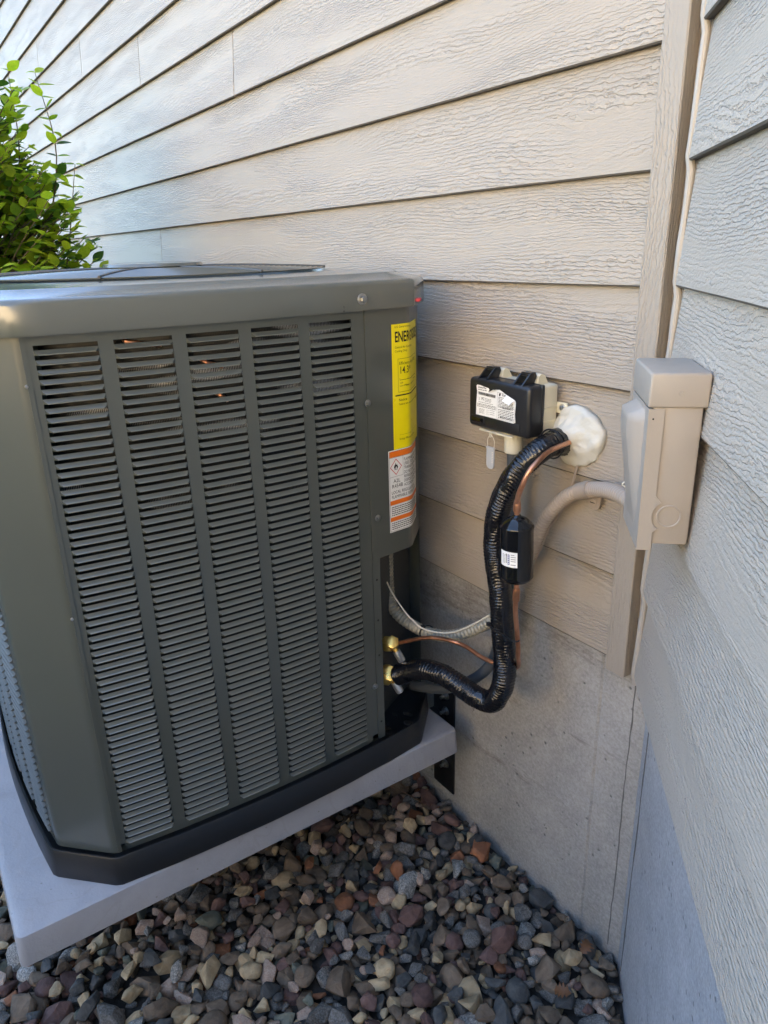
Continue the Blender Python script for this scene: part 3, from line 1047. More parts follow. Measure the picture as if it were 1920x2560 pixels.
# fan guard: wire rings, ribs, centre cap
guard_n = 26
for k in range(guard_n):
    R = 0.085 + (0.372 - 0.085) * k / (guard_n - 1)
    bm = bmesh.new()
    z0 = 0.7575 - 0.008 * (R / 0.372) ** 3
    pts = [(XC + R * math.cos(2 * math.pi * i / 72), YC + R * math.sin(2 * math.pi * i / 72), z0) for i in range(72)]
    rr_ = add_tube(bm, pts, 0.0021, 5, False)
    for i in range(5): bm.faces.new((rr_[-1][i], rr_[-1][(i + 1) % 5], rr_[0][(i + 1) % 5], rr_[0][i]))
    link('guard_ring', bm, M_ACTOP, AC)
for k in range(8):
    an = 2 * math.pi * (k + 0.3) / 8
    bm = bmesh.new()
    add_tube(bm, [(XC + R * math.cos(an), YC + R * math.sin(an), 0.7595 - 0.008 * (R / 0.372) ** 3) for R in (0.08, 0.16, 0.24, 0.31, 0.378)], 0.0028, 6)
    link('guard_rib', bm, M_ACDARK, AC)
bm = bmesh.new()
add_lathe(bm, [(0.105, 0), (0.108, 0.004), (0.104, 0.010), (0.06, 0.013), (0.0, 0.014)], (XC, YC, 0.7580), (0, 0, 1), 40)
link('fan_cap', bm, M_ACTOP, AC)
bm = bmesh.new()
add_lathe(bm, [(0.05, 0), (0.05, 0.05), (0.0, 0.05)], (XC, YC, 0.62), (0, 0, 1), 20)
for k in range(4):
    an = math.pi / 2 * k + 0.3
    q_ = []
    for R, w_, dz in ((0.05, 0.05, 0.0), (0.2, 0.09, 0.0), (0.35, 0.11, 0.0)):
        for sgn in (-1, 1):
            a2 = an + sgn * w_ / max(R, 0.06) * 0.8
            q_.append(bm.verts.new((XC + R * math.cos(a2), YC + R * math.sin(a2), 0.645 + sgn * 0.025)))
    bm.faces.new((q_[0], q_[1], q_[3], q_[2])); bm.faces.new((q_[2], q_[3], q_[5], q_[4]))
link('fan_blades', bm, M_ACDARK, AC)

PANEL_TOP, PANEL_BOT = 0.681, -0.316
# side mapping: face q_ of the outline, t along the face, o outwards
def fmap(q_, t, o_, z):
    ca, sa = [(1, 0), (0, 1), (-1, 0), (0, -1)][q_]
    r = HC + bowf(t) + o_
    return Vector((XC + ca * r - sa * t, YC + sa * r + ca * t, z))

PITCHL, NLV, ZTOP = 0.015, 64, 0.660
COLS = [(-0.887 + 0.1165 * k - YC, -0.794 + 0.1165 * k - YC) for k in range(5)]
def panel(q_, t0, t1, cols, parent):
    """sheet with the louvre openings left out"""
    bm = bmesh.new()
    def strip(a_, b_, z0, z1, o0=0.0, o1=0.0):
        n = max(1, int((b_ - a_) / 0.03))
        for i in range(n):
            u0, u1 = a_ + (b_ - a_) * i / n, a_ + (b_ - a_) * (i + 1) / n
            bm.faces.new([bm.verts.new(fmap(q_, *p)) for p in ((u0, o0, z0), (u1, o0, z0), (u1, o1, z1), (u0, o1, z1))])
    zb = ZTOP - NLV * PITCHL
    edges = [t0] + [e_ for c in cols for e_ in c] + [t1]
    strip(t0, t1, ZTOP, PANEL_TOP - 0.003)
    strip(t0, t1, PANEL_TOP - 0.003, PANEL_TOP, 0.0, -0.003)
    strip(t0, t1, PANEL_BOT, zb)
    for i in range(0, len(edges), 2):
        strip(edges[i], edges[i + 1], zb, ZTOP)
    # folded side edges
    for t in (t0, t1):
        bm.faces.new([bm.verts.new(fmap(q_, t, o_, z)) for o_, z in ((0, PANEL_BOT), (0, PANEL_TOP), (-0.012, PANEL_TOP), (-0.012, PANEL_BOT))])
    bmesh.ops.remove_doubles(bm, verts=bm.verts, dist=1e-6)
    bmesh.ops.recalc_face_normals(bm, faces=bm.faces)
    return link('louver_panel', bm, M_AC, parent, 30)

GAP, LOUT = 0.0070, 0.0042
def slat_bm(bm, q_, c, zt):
    """one pressed louvre blade below the opening at zt"""
    a_, b_ = c
    ztop, zlip = zt - GAP, zt - PITCHL + 0.0004
    n = 4
    e0, e1 = 0.0055, 0.0055
    prof = [(0.0, 0.0, ztop), (0.35, LOUT * 0.62, ztop - (ztop - zlip) * 0.5), (0.85, LOUT, zlip + 0.0018), (0.92, LOUT + 0.0011, zlip + 0.0012), (0.97, LOUT + 0.0014, zlip + 0.0003), (1.0, LOUT + 0.0006, zlip - 0.0005), (0.95, LOUT - 0.0012, zlip)]
    V = []
    for f_, o_, z in prof:
        u0, u1 = a_ + e0 * f_, b_ - e1 * f_
        V.append([bm.verts.new(fmap(q_, u0 + (u1 - u0) * i / n, o_, z)) for i in range(n + 1)])
    for r0, r1 in zip(V, V[1:]):
        for i in range(n):
            bm.faces.new((r0[i], r0[i + 1], r1[i + 1], r1[i])).material_index = 1 if V.index(r0) >= 2 else 0
    for side in (0, n):
        t_ = a_ if side == 0 else b_
        p = bm.verts.new(fmap(q_, t_, 0.0, zlip))
        ch = [V[k][side] for k in range(6)]
        f = ch + [p]
        bm.faces.new(f if side else list(reversed(f)))

pan = panel(0, -0.908 - YC + 0.003, -0.297 - YC, COLS, AC)
pan['label'] = 'large bowed side panel with five columns of louvres'
for ci, c in enumerate(COLS):
    bm = bmesh.new()
    slat_bm(bm, 0, c, ZTOP)
    me = bpy.data.meshes.new('louver')
    bm.normal_update(); bm.to_mesh(me); bm.free()
    me.materials.append(M_AC); me.materials.append(M_LIP)
    me.shade_smooth(); me.set_sharp_from_angle(angle=math.radians(40))
    for k in range(60):
        o = bpy.data.objects.new('louver', me)
        COL.objects.link(o)
        o.parent = pan
        o.matrix_parent_inverse = Matrix()
        o.location = (0, 0, -k * PITCHL)
bm = bmesh.new()
for c in COLS:
    for k in range(60, 64): slat_bm(bm, 0, c, ZTOP - k * PITCHL)
o = link('louver_rows', bm, [M_AC, M_LIP], pan, 40)
o['kind'] = 'stuff'
o.matrix_parent_inverse = Matrix()
# the near side (seen edge on), and the two hidden sides
cols3 = [(-0.337 + 0.1165 * k, -0.244 + 0.1165 * k) for k in range(6)]
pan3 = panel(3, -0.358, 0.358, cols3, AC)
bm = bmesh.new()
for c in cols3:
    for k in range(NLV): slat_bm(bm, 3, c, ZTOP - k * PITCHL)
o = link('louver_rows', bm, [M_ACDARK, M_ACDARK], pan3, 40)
o['kind'] = 'stuff'
o.matrix_parent_inverse = Matrix()
for p_ in (pan, pan3):
    for ch in p_.children: ch.matrix_parent_inverse = Matrix.Translation(AC.location).inverted() @ Matrix.Translation(AC.location)
bm = bmesh.new()
for q_ in (1, 2):
    for i in range(20):
        u0, u1 = -HF_ + 2 * HF_ * i / 20, -HF_ + 2 * HF_ * (i + 1) / 20
        bm.faces.new([bm.verts.new(fmap(q_, *p)) for p in ((u0, 0, PANEL_BOT), (u1, 0, PANEL_BOT), (u1, 0, PANEL_TOP), (u0, 0, PANEL_TOP))])
bmesh.ops.remove_doubles(bm, verts=bm.verts, dist=1e-6)
link('rear_panel', bm, M_AC, AC)

# corner posts: sheet folded round the chamfer
def post(path, z0, z1, name='corner_post', mat=M_AC, flange=True):
    bm = bmesh.new()
    V = loft(bm, [[Vector((x, y, z0)) for x, y in path], [Vector((x, y, z1)) for x, y in path]], closed=False)
    # turned-in edges
    bmesh.ops.recalc_face_normals(bm, faces=bm.faces)
    o = link(name, bm, mat, AC, 30)
    return o
def arc_corner(p0, p1, p2, r=0.012, n=4):
    """rounded bend at p1"""
    p0, p1, p2 = Vector(p0), Vector(p1), Vector(p2)
    a_ = p1 + (p0 - p1).normalized() * r
    b_ = p1 + (p2 - p1).normalized() * r
    return [tuple((a_ * (1 - t) * (1 - t) + p1 * 2 * t * (1 - t) + b_ * t * t)) for t in [k / n for k in range(n + 1)]]
xr = XC + HC
pA = (fmap(0, -0.9045 - YC, 0.0015, 0).x - 0.010, -0.9045)
pA2 = (fmap(0, -0.9045 - YC, 0.0015, 0).x, -0.9045)
c1, c2 = (xr, YC - HF_), (XC + HF_, YC - HC)
near = [pA, pA2] + arc_corner(pA2, (xr + 0.0015, YC - HF_ - 0.001), c2) + arc_corner(c1, (c2[0], c2[1] - 0.0015), (c2[0] - 0.05, c2[1] - 0.002)) + [(c2[0] - 0.012, c2[1] - 0.002), (c2[0] - 0.014, c2[1] + 0.01)]
post(near, PANEL_BOT, PANEL_TOP)
d1, d2 = (xr, YC + HF_), (XC + HF_, YC + HC)
d0 = (fmap(0, -0.2962 - YC, 0.0022, 0).x, -0.2962)
dm = (fmap(0, -0.24 - YC, 0.0022, 0).x, -0.24)
far_path = [(d0[0] - 0.006, d0[1] - 0.0002), d0, dm] + arc_corner(dm, (d1[0] + 0.0022, d1[1]), d2, 0.014, 6) + arc_corner(d1, (d2[0], d2[1] + 0.002), (d2[0] - 0.05, d2[1] + 0.003)) + [(d2[0] - 0.05, d2[1] + 0.003)]
PB = 0.150
post(far_path, PB, PANEL_TOP)
for q_ in (1, 2):
    ca, sa = [(1, 0), (0, 1), (-1, 0), (0, -1)][q_]
    o1, o2 = (HC, HF_), (HF_, HC)
    post([(XC + ca * a_[0] - sa * a_[1], YC + sa * a_[0] + ca * a_[1]) for a_ in (o1, o2)], PANEL_BOT, PANEL_TOP)
# lower service recess beside the louvre panel
e0 = fmap(0, -0.2965 - YC, 0.0, 0); e1 = fmap(0, -0.276 - YC, 0.0, 0)
post([(e0.x + 0.0008, e0.y), (e1.x + 0.0008, e1.y), (e1.x - 0.002, e1.y + 0.001), (-0.545, -0.274)], PANEL_BOT, PB, 'edge_strip')
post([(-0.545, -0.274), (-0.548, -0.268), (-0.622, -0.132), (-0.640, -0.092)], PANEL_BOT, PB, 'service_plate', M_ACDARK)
bm = bmesh.new()
under = [(-0.545, -0.274), (e1.x - 0.001, -0.2955)] + far_path[2:-1] + [(-0.645, -0.092)]
bm.faces.new([bm.verts.new((x, y, PB + 0.0006)) for x, y in under])
link('post_underside', bm, M_ACDARK, AC)
# dark inner coil behind the louvres
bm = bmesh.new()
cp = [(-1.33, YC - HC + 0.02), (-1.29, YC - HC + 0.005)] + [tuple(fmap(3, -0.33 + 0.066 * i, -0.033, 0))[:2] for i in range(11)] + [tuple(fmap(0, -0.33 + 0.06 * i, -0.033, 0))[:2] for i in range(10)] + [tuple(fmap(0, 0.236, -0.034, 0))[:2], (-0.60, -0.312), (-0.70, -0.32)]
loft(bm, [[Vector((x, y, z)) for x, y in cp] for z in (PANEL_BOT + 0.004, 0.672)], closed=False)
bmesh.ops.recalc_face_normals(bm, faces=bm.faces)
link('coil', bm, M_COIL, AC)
# a few copper return bends glimpsed behind the blades
for yy, zz, L in ((-0.745, 0.655, 0.05), (-0.62, 0.61, 0.03), (-0.60, 0.55, 0.015)):
    bm = bmesh.new()
    x_ = fmap(0, yy - YC, -0.024, 0).x
    add_tube(bm, spline([(x_ - 0.01, yy, zz), (x_, yy + 0.004, zz - 0.003), (x_, yy + L, zz - 0.012), (x_ - 0.01, yy + L + 0.004, zz - 0.015)], 4), 0.004, 8)
    link('return_bend', bm, M_COPPER, AC)

# black base tray
bm = bmesh.new()
def wring(off, z, amp):
    r_ = ring(off, z)
    for i, p in enumerate(r_): p.z += amp * mnoise.noise(Vector((i * 0.9, 3.3, 0)))
    return r_
rings = [wring(0.006, BT + 0.001, 0), wring(0.019, BT + 0.001, 0.0018), wring(0.0195, BT + 0.006, 0), wring(0.015, -0.318, 0.001), wring(0.0135, -0.3155, 0.001), wring(0.0095, -0.3165, 0.001), wring(0.006, -0.36, 0)]
V = loft(bm, rings)
bm.faces.new(V[-1])
bmesh.ops.recalc_face_normals(bm, faces=bm.faces)
link('base_tray', bm, M_BASE, AC, 40)
# debris on the tray floor
bm = bmesh.new()
rr = random.Random(5)
for _ in range(16):
    x, y = rr.uniform(-0.60, -0.52), rr.uniform(-0.25, -0.14)
    r_ = rr.uniform(0.006, 0.014)
    bmesh.ops.create_icosphere(bm, subdivisions=1, radius=r_, matrix=Matrix.Translation((x, y, -0.358)) @ Matrix.Diagonal((1, rr.uniform(0.5, 1), 0.3, 1)))
o = link('tray_debris', bm, M_SOIL, AC); o['kind'] = 'stuff'

# screws
def screws(lst, r=0.0042):
    for p, axis in lst:
        bm = bmesh.new()
        hex_screw(bm, p, axis, r)
        link('screw', bm, M_STEEL, AC, 30)
def fpt(y, z, o_): return fmap(0, y - YC, o_, z)
screws([(fpt(-0.2955, 0.494, 0.002), (1, 0.1, 0)), (fpt(-0.279, 0.244, 0.002), (1, 0.1, 0)), (fpt(-0.3015, -0.167, 0.0008), (1, 0, 0))])
screws([(fpt(-0.309, 0.696, 0.0148), (1, 0, 0))], 0.0062)
screws([(fpt(-0.905, 0.60, 0.0005), (1, 0, 0)), (fpt(-0.905, 0.2, 0.0005), (1, 0, 0))], 0.002)
for z in (0.10, 0.00, -0.09, -0.27):
    bm = bmesh.new()
    add_lathe(bm, [(0.0026, 0), (0.0026, 0.0006)], fpt(-0.286, z, 0.0008), (1, 0.1, 0), 12)
    link('pilot_hole', bm, M_INK, AC)
bm = bmesh.new()
add_box(bm, -0.006, 0.024, -0.0155, 0.0155, 0.6815, 0.6885, 0.002, 2, 0, Matrix.Translation((-0.5105, -0.1665, 0)) @ Matrix.Rotation(math.radians(135), 4, 'Z'))
link('red_tab', bm, M_REDTAPE, AC)
bm = bmesh.new()      # slits in the lip of the cover
for y, z0, z1 in ((-0.352, 0.6755, 0.686),):
    p = fpt(y, 0, 0.0153)
    add_box(bm, p.x - 0.001, p.x + 0.0002, y - 0.0012, y + 0.0012, z0, z1)
link('lip_slit', bm, M_INK, AC)

# labels wrapped round the post
PATH = [Vector(p) for p in [(fmap(0, -0.26 - YC, 0.0022, 0).x, -0.26)] + [(p[0], p[1]) for p in far_path[3:]]]
PL = [0.0]
for a_, b_ in zip(PATH, PATH[1:]): PL.append(PL[-1] + (b_ - a_).length)
def on_post(s_, off):
    for i in range(len(PATH) - 1):
        if s_ <= PL[i + 1] or i == len(PATH) - 2:
            d_ = (PATH[i + 1] - PATH[i]).normalized()
            p = PATH[i] + d_ * (s_ - PL[i])
            nrm = Vector((d_.y, -d_.x))
            return p + nrm * off
def lab(y0, z0, off):
    base = -0.26
    def f(u, v):
        p = on_post((y0 - base) + u, off + 0.0012 * 0)
        return Vector((p.x, p.y, z0 + v))
    return f
LW = 0.135
def label_sheet(y0, z0, z1, mat, width=LW):
    bm = bmesh.new()
    fn = lab(y0, 0, 0.0007)
    nu = 40
    V = [[bm.verts.new(fn(width * i / nu, z)) for i in range(nu + 1)] for z in (z0, z1)]
    for i in range(nu): bm.faces.new((V[0][i], V[0][i + 1], V[1][i + 1], V[1][i]))
    return bm
yl = link('energy_label', label_sheet(-0.230, 0.3845, 0.642, M_YELLOW), M_YELLOW, AC, 60)
yl['label'] = 'yellow energy label wrapped round the post'
bm = bmesh.new()
fn = lab(-0.230, 0.0, 0.0012)
put_text(bm, 'U.S. Government', 0.0062, 0.008, 0.6345, fn)
put_text(bm, 'ENERGYGUIDE', 0.029, 0.008, 0.607, fn, sx=0.62, bold=0.022)
put_text(bm, 'Central Air Conditioner', 0.0062, 0.008, 0.594, fn)
put_text(bm, 'Cooling Only', 0.0062, 0.008, 0.5865, fn)
put_frame(bm, 0.0155, 0.118, 0.5045, 0.573, 0.0006, fn, 0, 20)
put_text(bm, 'Efficiency Rating (SEER2)*', 0.0088, 0.019, 0.5605, fn)
put_text(bm, '14.3*', 0.0205, 0.019, 0.5425, fn, sx=0.80, bold=0.004)
put_rect(bm, 0.0198, 0.115, 0.5290, 0.5299, fn, 0, 20)
for k in range(5): put_rect(bm, 0.0198 + k * 0.0235, 0.0204 + k * 0.0235, 0.5299, 0.5335, fn)
put_text(bm, '13.4', 0.0055, 0.0195, 0.5215, fn)
put_text(bm, 'Least Efficient', 0.0048, 0.0195, 0.5160, fn)
put_text(bm, 'Range of Similar Models', 0.0055, 0.036, 0.5160, fn)
put_text(bm, 'Most Efficient', 0.0048, 0.085, 0.5215, fn)
put_rect(bm, 0.007, 0.127, 0.4968, 0.4995, fn, 0, 20)
put_text(bm, 'Notice', 0.0082, 0.0165, 0.4855, fn, bold=0.01)
put_text(bm, 'Federal law allows this unit to be installed only in', 0.0058, 0.0165, 0.4775, fn)
put_rect(bm, 0.0165, 0.12, 0.414, 0.4143, fn, 0, 16)
put_text(bm, 'Energy Efficiency Ratio (EER2)', 0.0056, 0.0165, 0.4035, fn)
link('lettering', bm, M_INK, yl, 0)
wl = link('warning_label', label_sheet(-0.246, 0.200, 0.3840, M_WHITE, 0.128), M_WHITE, AC, 60)
wl['label'] = 'white refrigerant warning label with orange bands'
fn = lab(-0.246, 0.0, 0.0012)
bm = bmesh.new()
WW = 0.128
put_frame(bm, 0.0018, WW - 0.0018, 0.2018, 0.3822, 0.0006, fn, 0, 24)
put_rect(bm, 0.0025, WW - 0.0025, 0.3690, 0.3815, fn, 1, 24)
put_rect(bm, 0.0025, WW - 0.0025, 0.3680, 0.3686, fn, 0, 24)
# flame pictogram in a red diamond
cu_, cv_ = 0.0205, 0.3470
def diamond(r0, r1, mat):
    o_, i_ = [(r0, 0), (0, r0 * 1.08), (-r0, 0), (0, -r0 * 1.08)], [(r1, 0), (0, r1 * 1.08), (-r1, 0), (0, -r1 * 1.08)]
    for k in range(4):
        bm.faces.new([bm.verts.new(fn(cu_ + p[0], cv_ + p[1])) for p in (o_[k], o_[(k + 1) % 4], i_[(k + 1) % 4], i_[k])]).material_index = mat
diamond(0.0168, 0.0148, 2)
flame = [(-0.004, -0.004), (-0.0058, -0.0005), (-0.0048, 0.002), (-0.0044, 0.0045), (-0.003, 0.0032), (-0.0022, 0.006), (-0.0008, 0.0092), (0.0002, 0.006), (0.0014, 0.0034), (0.0026, 0.0058), (0.0038, 0.003), (0.0052, 0.0008), (0.0054, -0.0018), (0.004, -0.004), (0.0018, -0.0042), (0.0024, -0.0018), (0.0004, 0.0012), (-0.001, -0.0012), (-0.0018, -0.0042)]
bm.faces.new([bm.verts.new(fn(cu_ + x, cv_ + y)) for x, y in flame]).material_index = 0
put_rect(bm, cu_ - 0.005, cu_ + 0.005, cv_ - 0.0062, cv_ - 0.0052, fn)
put_rect(bm, 0.0402, 0.0407, 0.3255, 0.3680, fn)
put_rect(bm, 0.0025, 0.0402, 0.3255, 0.3260, fn)
put_text(bm, 'A2L', 0.0118, 0.0125, 0.3120, fn)
put_text(bm, 'R454B', 0.0118, 0.0078, 0.3005, fn)
for i, s_ in enumerate(('FLAMMABLE REFRIGERANT', 'USED. TO BE REPAIRED BY', 'TRAINED PERSONNEL ONLY.', 'DO NOT PUNCTURE', 'REFRIGERANT TUBING.', 'DISPOSE OF PROPERLY IN', 'ACCORDANCE WITH')):
    put_text(bm, s_, 0.0098, 0.0430, 0.3560 - i * 0.0093 - (0.001 if i > 2 else 0), fn, sx=0.66)
put_text(bm, 'LOCAL REGULATIONS.', 0.0098, 0.0065, 0.2870, fn, sx=0.86)
put_text(bm, 'FLAMMABLE REFRIGERANT', 0.0098, 0.0065, 0.2770, fn, sx=0.86)
put_rect(bm, 0.0025, WW - 0.0025, 0.2625, 0.2725, fn, 1, 24)
put_lines(bm, 0.006, 0.115, 0.2580, 5, 0.0045, 0.0019, fn, 0, 2)
put_rect(bm, 0.0025, WW - 0.0025, 0.2250, 0.2345, fn, 1, 24)
put_lines(bm, 0.006, 0.115, 0.2215, 4, 0.0045, 0.0019, fn, 0, 3)
link('lettering', bm, [M_INK, M_ORANGE, M_RED], wl, 0)

# brass service valves standing out of the recess plate
def valve(px, pz, py, big):
    bm = bmesh.new()
    P = Vector((px, py, pz))
    ax = Vector((0.80, 0.55, 0.12)).normalized()
    k = 2.0 if big else 1.65
    add_lathe(bm, [(0.0075 * k, 0), (0.0075 * k, 0.05)], P - ax * 0.05, ax, 16)
    add_lathe(bm, [(0.011 * k, 0), (0.0125 * k, 0.004), (0.0125 * k, 0.014), (0.011 * k, 0.018)], P - ax * 0.018, ax, 6 if not big else 16)
    cap_ax = Vector((0.62, -0.35, 0.70)).normalized()
    add_lathe(bm, [(0.0085 * k, -0.004), (0.0085 * k, 0.010), (0.0098 * k, 0.010), (0.0098 * k, 0.020), (0.008 * k, 0.0215)], P, cap_ax, 6)
    pr = Vector((0.45, 0.28, -0.85)).normalized()
    add_lathe(bm, [(0.0065, 0), (0.0065, 0.022)], P, pr, 12)
    v = link('service_valve', bm, M_BRASS, AC, 40)
    bm = bmesh.new()
    add_lathe(bm, [(0.0095, 0.020), (0.0095, 0.046), (0.0082, 0.049), (0.0, 0.0495)], P, pr, 18)
    o = link('valve_cap', bm, M_CAP, v, 40)
    o.matrix_parent_inverse = Matrix()
    return v
valve(-0.535, -0.103, -0.222, False)
valve(-0.522, -0.176, -0.238, True)
for o in [o for o in bpy.data.objects if o.name.startswith(('lettering', 'valve_cap'))]:
    if o.parent and o.parent.parent == AC: o.matrix_parent_inverse = Matrix()

# ------------------------------------------------------------------ refrigerant lines
def wrinkle(seed, amp):
    def f(i, s_, an):
        ca, sa = math.cos(an), math.sin(an)
        ph = s_ * 980 + 5.5 * mnoise.noise(Vector((s_ * 25, ca + seed, sa))) + 1.6 * mnoise.noise(Vector((s_ * 90, 2 * ca, 2 * sa + seed)))
        rib = abs(math.sin(ph * 0.5))
        k = max(0.08, 0.45 + 1.5 * mnoise.noise(Vector((s_ * 22, 1.6 * ca, 1.6 * sa + seed))))
        return 1 + amp * (1.1 * (rib - 0.6) * k + 0.7 * mnoise.noise(Vector((s_ * 45, 1.5 * ca + seed, 1.5 * sa))))
    return f
SUCT = [(-0.229, -0.012, 0.421), (-0.224, -0.040, 0.423), (-0.221, -0.075, 0.418), (-0.235, -0.100, 0.396), (-0.250, -0.120, 0.363), (-0.265, -0.130, 0.323), (-0.275, -0.135, 0.286), (-0.2815, -0.135, 0.240), (-0.280, -0.135, 0.190),
        (-0.264, -0.135, 0.128), (-0.254, -0.135, 0.054), (-0.245, -0.135, -0.013), (-0.239, -0.138, -0.062), (-0.242, -0.145, -0.108), (-0.263, -0.152, -0.142), (-0.297, -0.165, -0.142), (-0.337, -0.180, -0.127), (-0.374, -0.195, -0.116), (-0.416, -0.207, -0.119), (-0.463, -0.217, -0.141), (-0.490, -0.2245, -0.162), (-0.504, -0.229, -0.170)]
pipe = thing('insulated_pipe', 'thick black insulated refrigerant pipe curving from the wall patch down to the unit', 'pipe', (-0.25, -0.14, 0.0))
bm = bmesh.new()
add_tube(bm, resample(spline(SUCT, 10), 0.0012), 0.0235, 32, True, 0, wrinkle(3.0, 0.10))
link('insulation', bm, M_INSUL, pipe, 0)
bpy.data.objects['insulation'].data.shade_smooth()
bm = bmesh.new()
ends = resample(spline(SUCT[:3], 10), 0.002)[:16]
add_tube(bm, ends, lambda t: 0.0285 - 0.003 * t, 24, True, 0, wrinkle(9.0, 0.10))
link('tape_wrap', bm, M_INSUL, pipe, 40)

cop = thing('copper_pipe', 'thin bare copper liquid line running beside the black insulated pipe', 'pipe', (-0.2, -0.15, 0.1))
CT = [(-0.205, -0.010, 0.425), (-0.188, -0.070, 0.427), (-0.175, -0.110, 0.427), (-0.168, -0.140, 0.418), (-0.171, -0.160, 0.401), (-0.178, -0.168, 0.376), (-0.188, -0.168, 0.351), (-0.193, -0.166, 0.329), (-0.193, -0.165, 0.308)]
CB = [(-0.1865, -0.165, 0.180), (-0.187, -0.165, 0.119), (-0.187, -0.160, 0.078), (-0.191, -0.150, 0.032), (-0.199, -0.140, -0.006), (-0.225, -0.112, -0.050), (-0.270, -0.092, -0.085), (-0.313, -0.096, -0.092), (-0.334, -0.120, -0.077), (-0.353, -0.140, -0.057), (-0.370, -0.160, -0.044), (-0.401, -0.170, -0.046), (-0.432, -0.180, -0.053), (-0.465, -0.190, -0.067), (-0.495, -0.200, -0.083), (-0.530, -0.215, -0.102)]
for pts in (CT, CB):
    bm = bmesh.new()
    add_tube(bm, spline(pts, 6), 0.0049, 14)
    link('tube', bm, M_COPPER, cop)
bm = bmesh.new()
add_lathe(bm, [(0.0066, 0), (0.0072, 0.004), (0.0072, 0.022), (0.0062, 0.026)], (-0.1865, -0.165, 0.136), (0.0, 0.0, 1), 16)
add_lathe(bm, [(0.0060, 0), (0.0074, 0.004), (0.0068, 0.016), (0.0056, 0.024)], (-0.193, -0.165, 0.317), (0.0, -0.02, 1), 16)
link('brazed_joint', bm, M_COPPER, cop)

dr = thing('filter_drier', 'glossy black filter drier cylinder with a small white sticker on the copper line', 'filter drier', (-0.19, -0.165, 0.18))
DA, DB = Vector((-0.1925, -0.165, 0.3125)), Vector((-0.1865, -0.165, 0.172))
dax = (DA - DB).normalized()
DL = (DA - DB).length
bm = bmesh.new()
RD = 0.0315
prof = [(0.006, 0.0), (0.0075, 0.004), (0.012, 0.007), (0.027, 0.010), (RD - 0.0004, 0.016), (RD + 0.0006, 0.0185), (RD, 0.0215), (RD, DL - 0.027), (RD + 0.0010, DL - 0.0235), (RD + 0.0004, DL - 0.0205), (0.0300, DL - 0.0185), (0.0285, DL - 0.0165), (0.0190, DL - 0.0075), (0.0125, DL - 0.0045), (0.0075, DL - 0.002), (0.0065, DL)]
add_lathe(bm, prof, DB, dax, 48)
link('shell', bm, M_BLKGLOSS, dr, 50)
to_cam = Vector((CAM.x - DB.x, CAM.y - DB.y, 0)).normalized()
side = Vector((-to_cam.y, to_cam.x, 0))       # to the camera's right
def on_drier(rad):
    def f(u, v):
        an = u / RD
        d_ = to_cam * math.cos(an) + side * math.sin(an)
        p = DB + dax * v + d_ * rad
        return p
    return f
fn = on_drier(RD + 0.0006)
bm = bmesh.new()
U0, U1, V0_, V1_ = -0.034, 0.0015, 0.047, 0.077
nu = 14
V = [[bm.verts.new(fn(U0 + (U1 - U0) * i / nu, v)) for i in range(nu + 1)] for v in (V0_, V0_ + 0.0015, V1_ - 0.0015, V1_)]
for r0, r1 in zip(V, V[1:]):
    for i in range(nu): bm.faces.new((r0[i], r0[i + 1], r1[i + 1], r1[i]))
st = link('sticker', bm, M_WHITE, dr, 60)
fn = on_drier(RD + 0.001)
bm = bmesh.new()
put_rect(bm, -0.0205, -0.0190, V0_ + 0.007, V1_ - 0.006, fn, 0)
for v_, w_ in ((V1_ - 0.0045, 0.0014),):
    bm.faces.new([bm.verts.new(fn(u_, v2)) for u_, v2 in ((-0.0216, V1_ - 0.0075), (-0.0179, V1_ - 0.0075), (-0.01975, V1_ - 0.0035))])
put_rect(bm, -0.0168, -0.0130, V0_ + 0.005, V1_ - 0.005, fn, 1)
rr = random.Random(4)
for k in range(5): put_rect(bm, -0.0162, -0.0138, V0_ + 0.0065 + k * 0.0037, V0_ + 0.0085 + k * 0.0037, fn, 2)
for c_ in range(2):
    for k in range(7): put_rect(bm, -0.0275 + c_ * 0.003, -0.0262 + c_ * 0.003, V0_ + 0.006 + k * 0.0027, V0_ + 0.0074 + k * 0.0027 + rr.uniform(0, 0.0008), fn, 3)
for k in range(4):
    put_rect(bm, -0.0105, -0.0105 + rr.uniform(0.006, 0.0095), V1_ - 0.0058 - k * 0.0042, V1_ - 0.0045 - k * 0.0042, fn, 3)
put_rect(bm, -0.0105, -0.0015, V0_ + 0.0045, V0_ + 0.0060, fn, 3)
link('lettering', bm, [M_INK, M_BLUEINK, M_WHITE, M_GREYINK], st, 0)

# ------------------------------------------------------------------ conduits and wires
def corr(pitch, amp):
    def f(i, s_, an):
        return 1 + amp * (abs(math.sin(math.pi * s_ / pitch)) - 0.6)
    return f
cond = thing('flexible_conduit', 'ribbed beige conduit looping from the disconnect box down to the unit', 'conduit', (-0.2, -0.03, 0.2))
CO = [(0.100, -0.135, 0.366), (0.050, -0.115, 0.371), (0.012, -0.098, 0.372), (-0.028, -0.080, 0.375), (-0.069, -0.060, 0.369), (-0.115, -0.040, 0.356), (-0.154, -0.031, 0.342), (-0.191, -0.030, 0.321), (-0.220, -0.030, 0.292), (-0.245, -0.030, 0.259), (-0.261, -0.030, 0.225), (-0.274, -0.030, 0.190), (-0.285, -0.030, 0.161)]
bm = bmesh.new()
add_tube(bm, resample(spline(CO, 8), 0.0011), 0.0142, 18, True, 0, corr(0.0078, 0.11))
link('painted_section', bm, M_CONDUIT, cond, 0); bpy.data.objects['painted_section'].data.shade_smooth()
